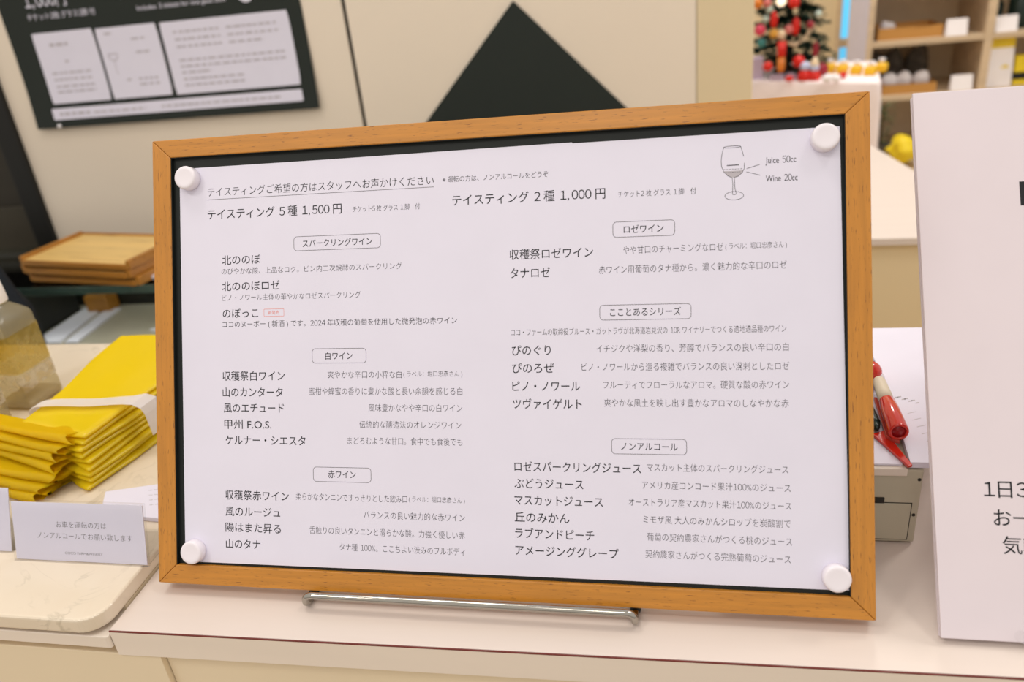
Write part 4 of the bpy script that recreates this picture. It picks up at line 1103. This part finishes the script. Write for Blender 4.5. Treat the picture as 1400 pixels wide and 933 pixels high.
for a in (
    ('bauble', 'round orange bauble on the tree at the top left, beside the cream wall', 'c_orange', 1036, 5, .013, F),
    ('bauble', 'round rose bauble on the tree near the top edge', 'c_rose', 1049, 4, .011, F),
    ('bauble', 'round silver bauble on the upper left of the tree', 'c_silver', 1052, 13, .009, F),
    ('lamp_ornament', 'glowing warm white lamp ornament at the top of the tree', 'bulb', 1068, 2, .0125, F),
    ('bauble', 'large red bauble on the tree at the top edge, right of the lamp', 'c_red', 1086, 3, .015, F),
    ('bauble', 'silver-white bauble just above the pink bauble on the tree', 'c_silver', 1047, 26, .009, F),
    ('bauble', 'pink bauble at the left side of the tree', 'c_pink', 1039, 41, .0150, F),
    ('bauble', 'teal bauble on the lower left of the tree', 'c_teal', 1041, 59, .0125, F),
    ('bauble', 'gold bauble in the middle of the tree, left of the cream one', 'c_gold', 1058, 46, .0125, F),
    ('bauble', 'cream bauble in the middle of the tree', 'c_cream', 1068, 47, .013, F),
    ('bauble', 'rose bauble left of the long red drop on the tree', 'c_rose', 1079, 40, .012, F),
    ('bauble', 'dark crimson bauble on the right side of the tree, upper one', 'c_crimson', 1108, 34, .010, F),
    ('bauble', 'small white bauble at the right end of the tree', 'c_silver', 1119, 19, .0085, F),
    ('bauble', 'round red bauble low on the left of the tree', 'c_red', 1049.5, 91, .0130, 2.30),
    ('bauble', 'larger round red bauble low on the tree, right of the long drop', 'c_red', 1092, 84, .0160, 2.30)):
    ornament(*a)
ornament('drop_ornament', 'short red drop on the upper left of the tree', 'c_red', 1058, 27, .010, F, (1, 1, 2.1))
ornament('drop_ornament', 'long bright red drop in the middle of the tree', 'c_red', 1088, 36, .0105, F, (1, 1, 2.2))
ornament('drop_ornament', 'slim crimson drop on the lower right of the tree', 'c_crimson', 1115, 68, .008, F, (1, 1, 2.6))
ornament('drop_ornament', 'long drop, red above and orange below, low in the middle of the tree', 'c_red', 1068, 78, .0115, 2.30, (1, 1, 3.3), m2='c_orange')
b = bmesh.new(); pts = []
for k in range(41):
    s = k / 40; u = 1060 + 54 * s; v = 40 + 22 * sin(pi * s) ** 1 + 2 * s - (10 * s * s)
    pts.append(spot(u, v, F + 0.012 + .02 * abs(s - .5)))
o = obj('garland', tube(pts, [0.0050 + .0014 * sin(k * 1.9) for k in range(41)], 10), MT['c_cream'], None, True); tag(o, 'cream garland swagged across the middle of the tree', 'garland')

# things along the table edge
def on_cloth(u, v): 
    d = AX_R * ((u - 700) / 1089.0) + AX_D * ((v - 466.5) / 1089.0) + AX_F
    return CAM_POS + d * ((TZ - CAM_POS.z) / d.z)
p = spot(1033, 110, 2.40)
o = obj('gift_box', bx(-.022, .018, -.02, .02, 0.0, 0.066, .002), MT['c_lilac'], loc=(p.x, 2.375, TZ)); tag(o, 'upright grey-lilac box at the left of the tree, beside the cream wall', 'box')
for i, (u, lab) in enumerate(((1062, 'flat pale lilac box on the cloth, left of the pair'), (1084, 'flat pale lilac box on the cloth, right one of the pair'))):
    p = spot(u, 104, 2.33)
    o = obj('gift_box', bx(-.019, .019, -.012, .012, 0.0, 0.017, .002), MT['c_lilac'], loc=(p.x, 2.325, TZ), rot=(0, 0, radians(-20))); tag(o, lab, 'box', 'flat lilac boxes before the tree')
def figure(lab, u, s, y, head='c_ice', hat=None):
    p = spot(u, 105, y)
    t = thing('snowman_figure', lab, 'figurine', (p.x, y, TZ), group='little figurines on the cloth')
    obj('body', lathe([(0, 0.0003), (.018 * s, .0003), (.020 * s, .008 * s), (.015 * s, .024 * s), (.008 * s, .028 * s), (0, .028 * s)], 22), MT['c_red'], t, True)
    obj('head', ball(.0135 * s, (0, 0, .036 * s)), MT[head], t, True)
    if hat: obj('hat', lathe([(.0125 * s, .043 * s), (.011 * s, .052 * s), (.004 * s, .066 * s), (0, .067 * s)], 20), MT[hat], t, True)
figure('red figurine with a pale blue round head, left one of the pair', 1100, 1.1, 2.285)
figure('red figurine with a pale blue head and a tan hat, right one', 1113, 1.0, 2.275, 'c_ice', 'c_cream')
def small(name, lab, cat, m, u, y, r_, sc, seed, group): 
    p = spot(u, 108, y); lump(name, lab, cat, m, (p.x, y, TZ), r_, sc, seed, group, .1)
small('ornament', 'small red-orange ball on the cloth before the lilac boxes', 'ornament', 'c_red', 1079, 2.275, .011, (1.2, 1, .8), 60, 'loose ornaments on the cloth')
small('ornament', 'crimson ball on the cloth right of the figurines', 'ornament', 'c_crimson', 1123, 2.33, .018, (1, 1, 1.1), 61, 'loose ornaments on the cloth')
small('ornament', 'small white fluffy ball on the cloth, left one', 'ornament', 'c_white', 1131, 2.215, .013, (1.1, 1, .9), 62, 'loose ornaments on the cloth')
small('ornament', 'small white fluffy ball on the cloth, right one', 'ornament', 'c_white', 1143, 2.21, .012, (1.1, 1, .9), 63, 'loose ornaments on the cloth')
for i, (u, y, lab) in enumerate(((1134, 2.39, 'yellow packet on the cloth, leftmost of the row'), (1151, 2.36, 'yellow packet on the cloth, second of the row from the left'), (1170, 2.32, 'yellow packet on the cloth, third of the row from the left'), (1189, 2.29, 'yellow packet on the cloth, second of the row from the right'), (1204, 2.33, 'yellow packet on the cloth, rightmost of the row'))):
    p = spot(u, 106, y)
    t = thing('packet', lab, 'packet', (p.x, y, TZ), (0, 0, radians(-22)), 'yellow packets on the tablecloth')
    obj('body', loft([rsq(.013, .004, .0003), rsq(.0165, .005, .006), rsq(.0165, .005, .022), rsq(.010, .004, .028)]), MT['c_yellow'], t, True)
    obj('tied_top', loft([rsq(.004, .001, .0275), rsq(.009, .003, .040)]), MT['c_white'], t, True)
p = spot(1152, 107, 2.26)
o = obj('ornament', ball(.011, (0, 0, .011), (1, 1, .95)), MT['c_red'], None, True, (p.x, 2.26, TZ)); tag(o, 'small red ball in front of the yellow packets', 'ornament')


bpy.data.objects.remove(TXT_O)
bpy.data.curves.remove(TXT)
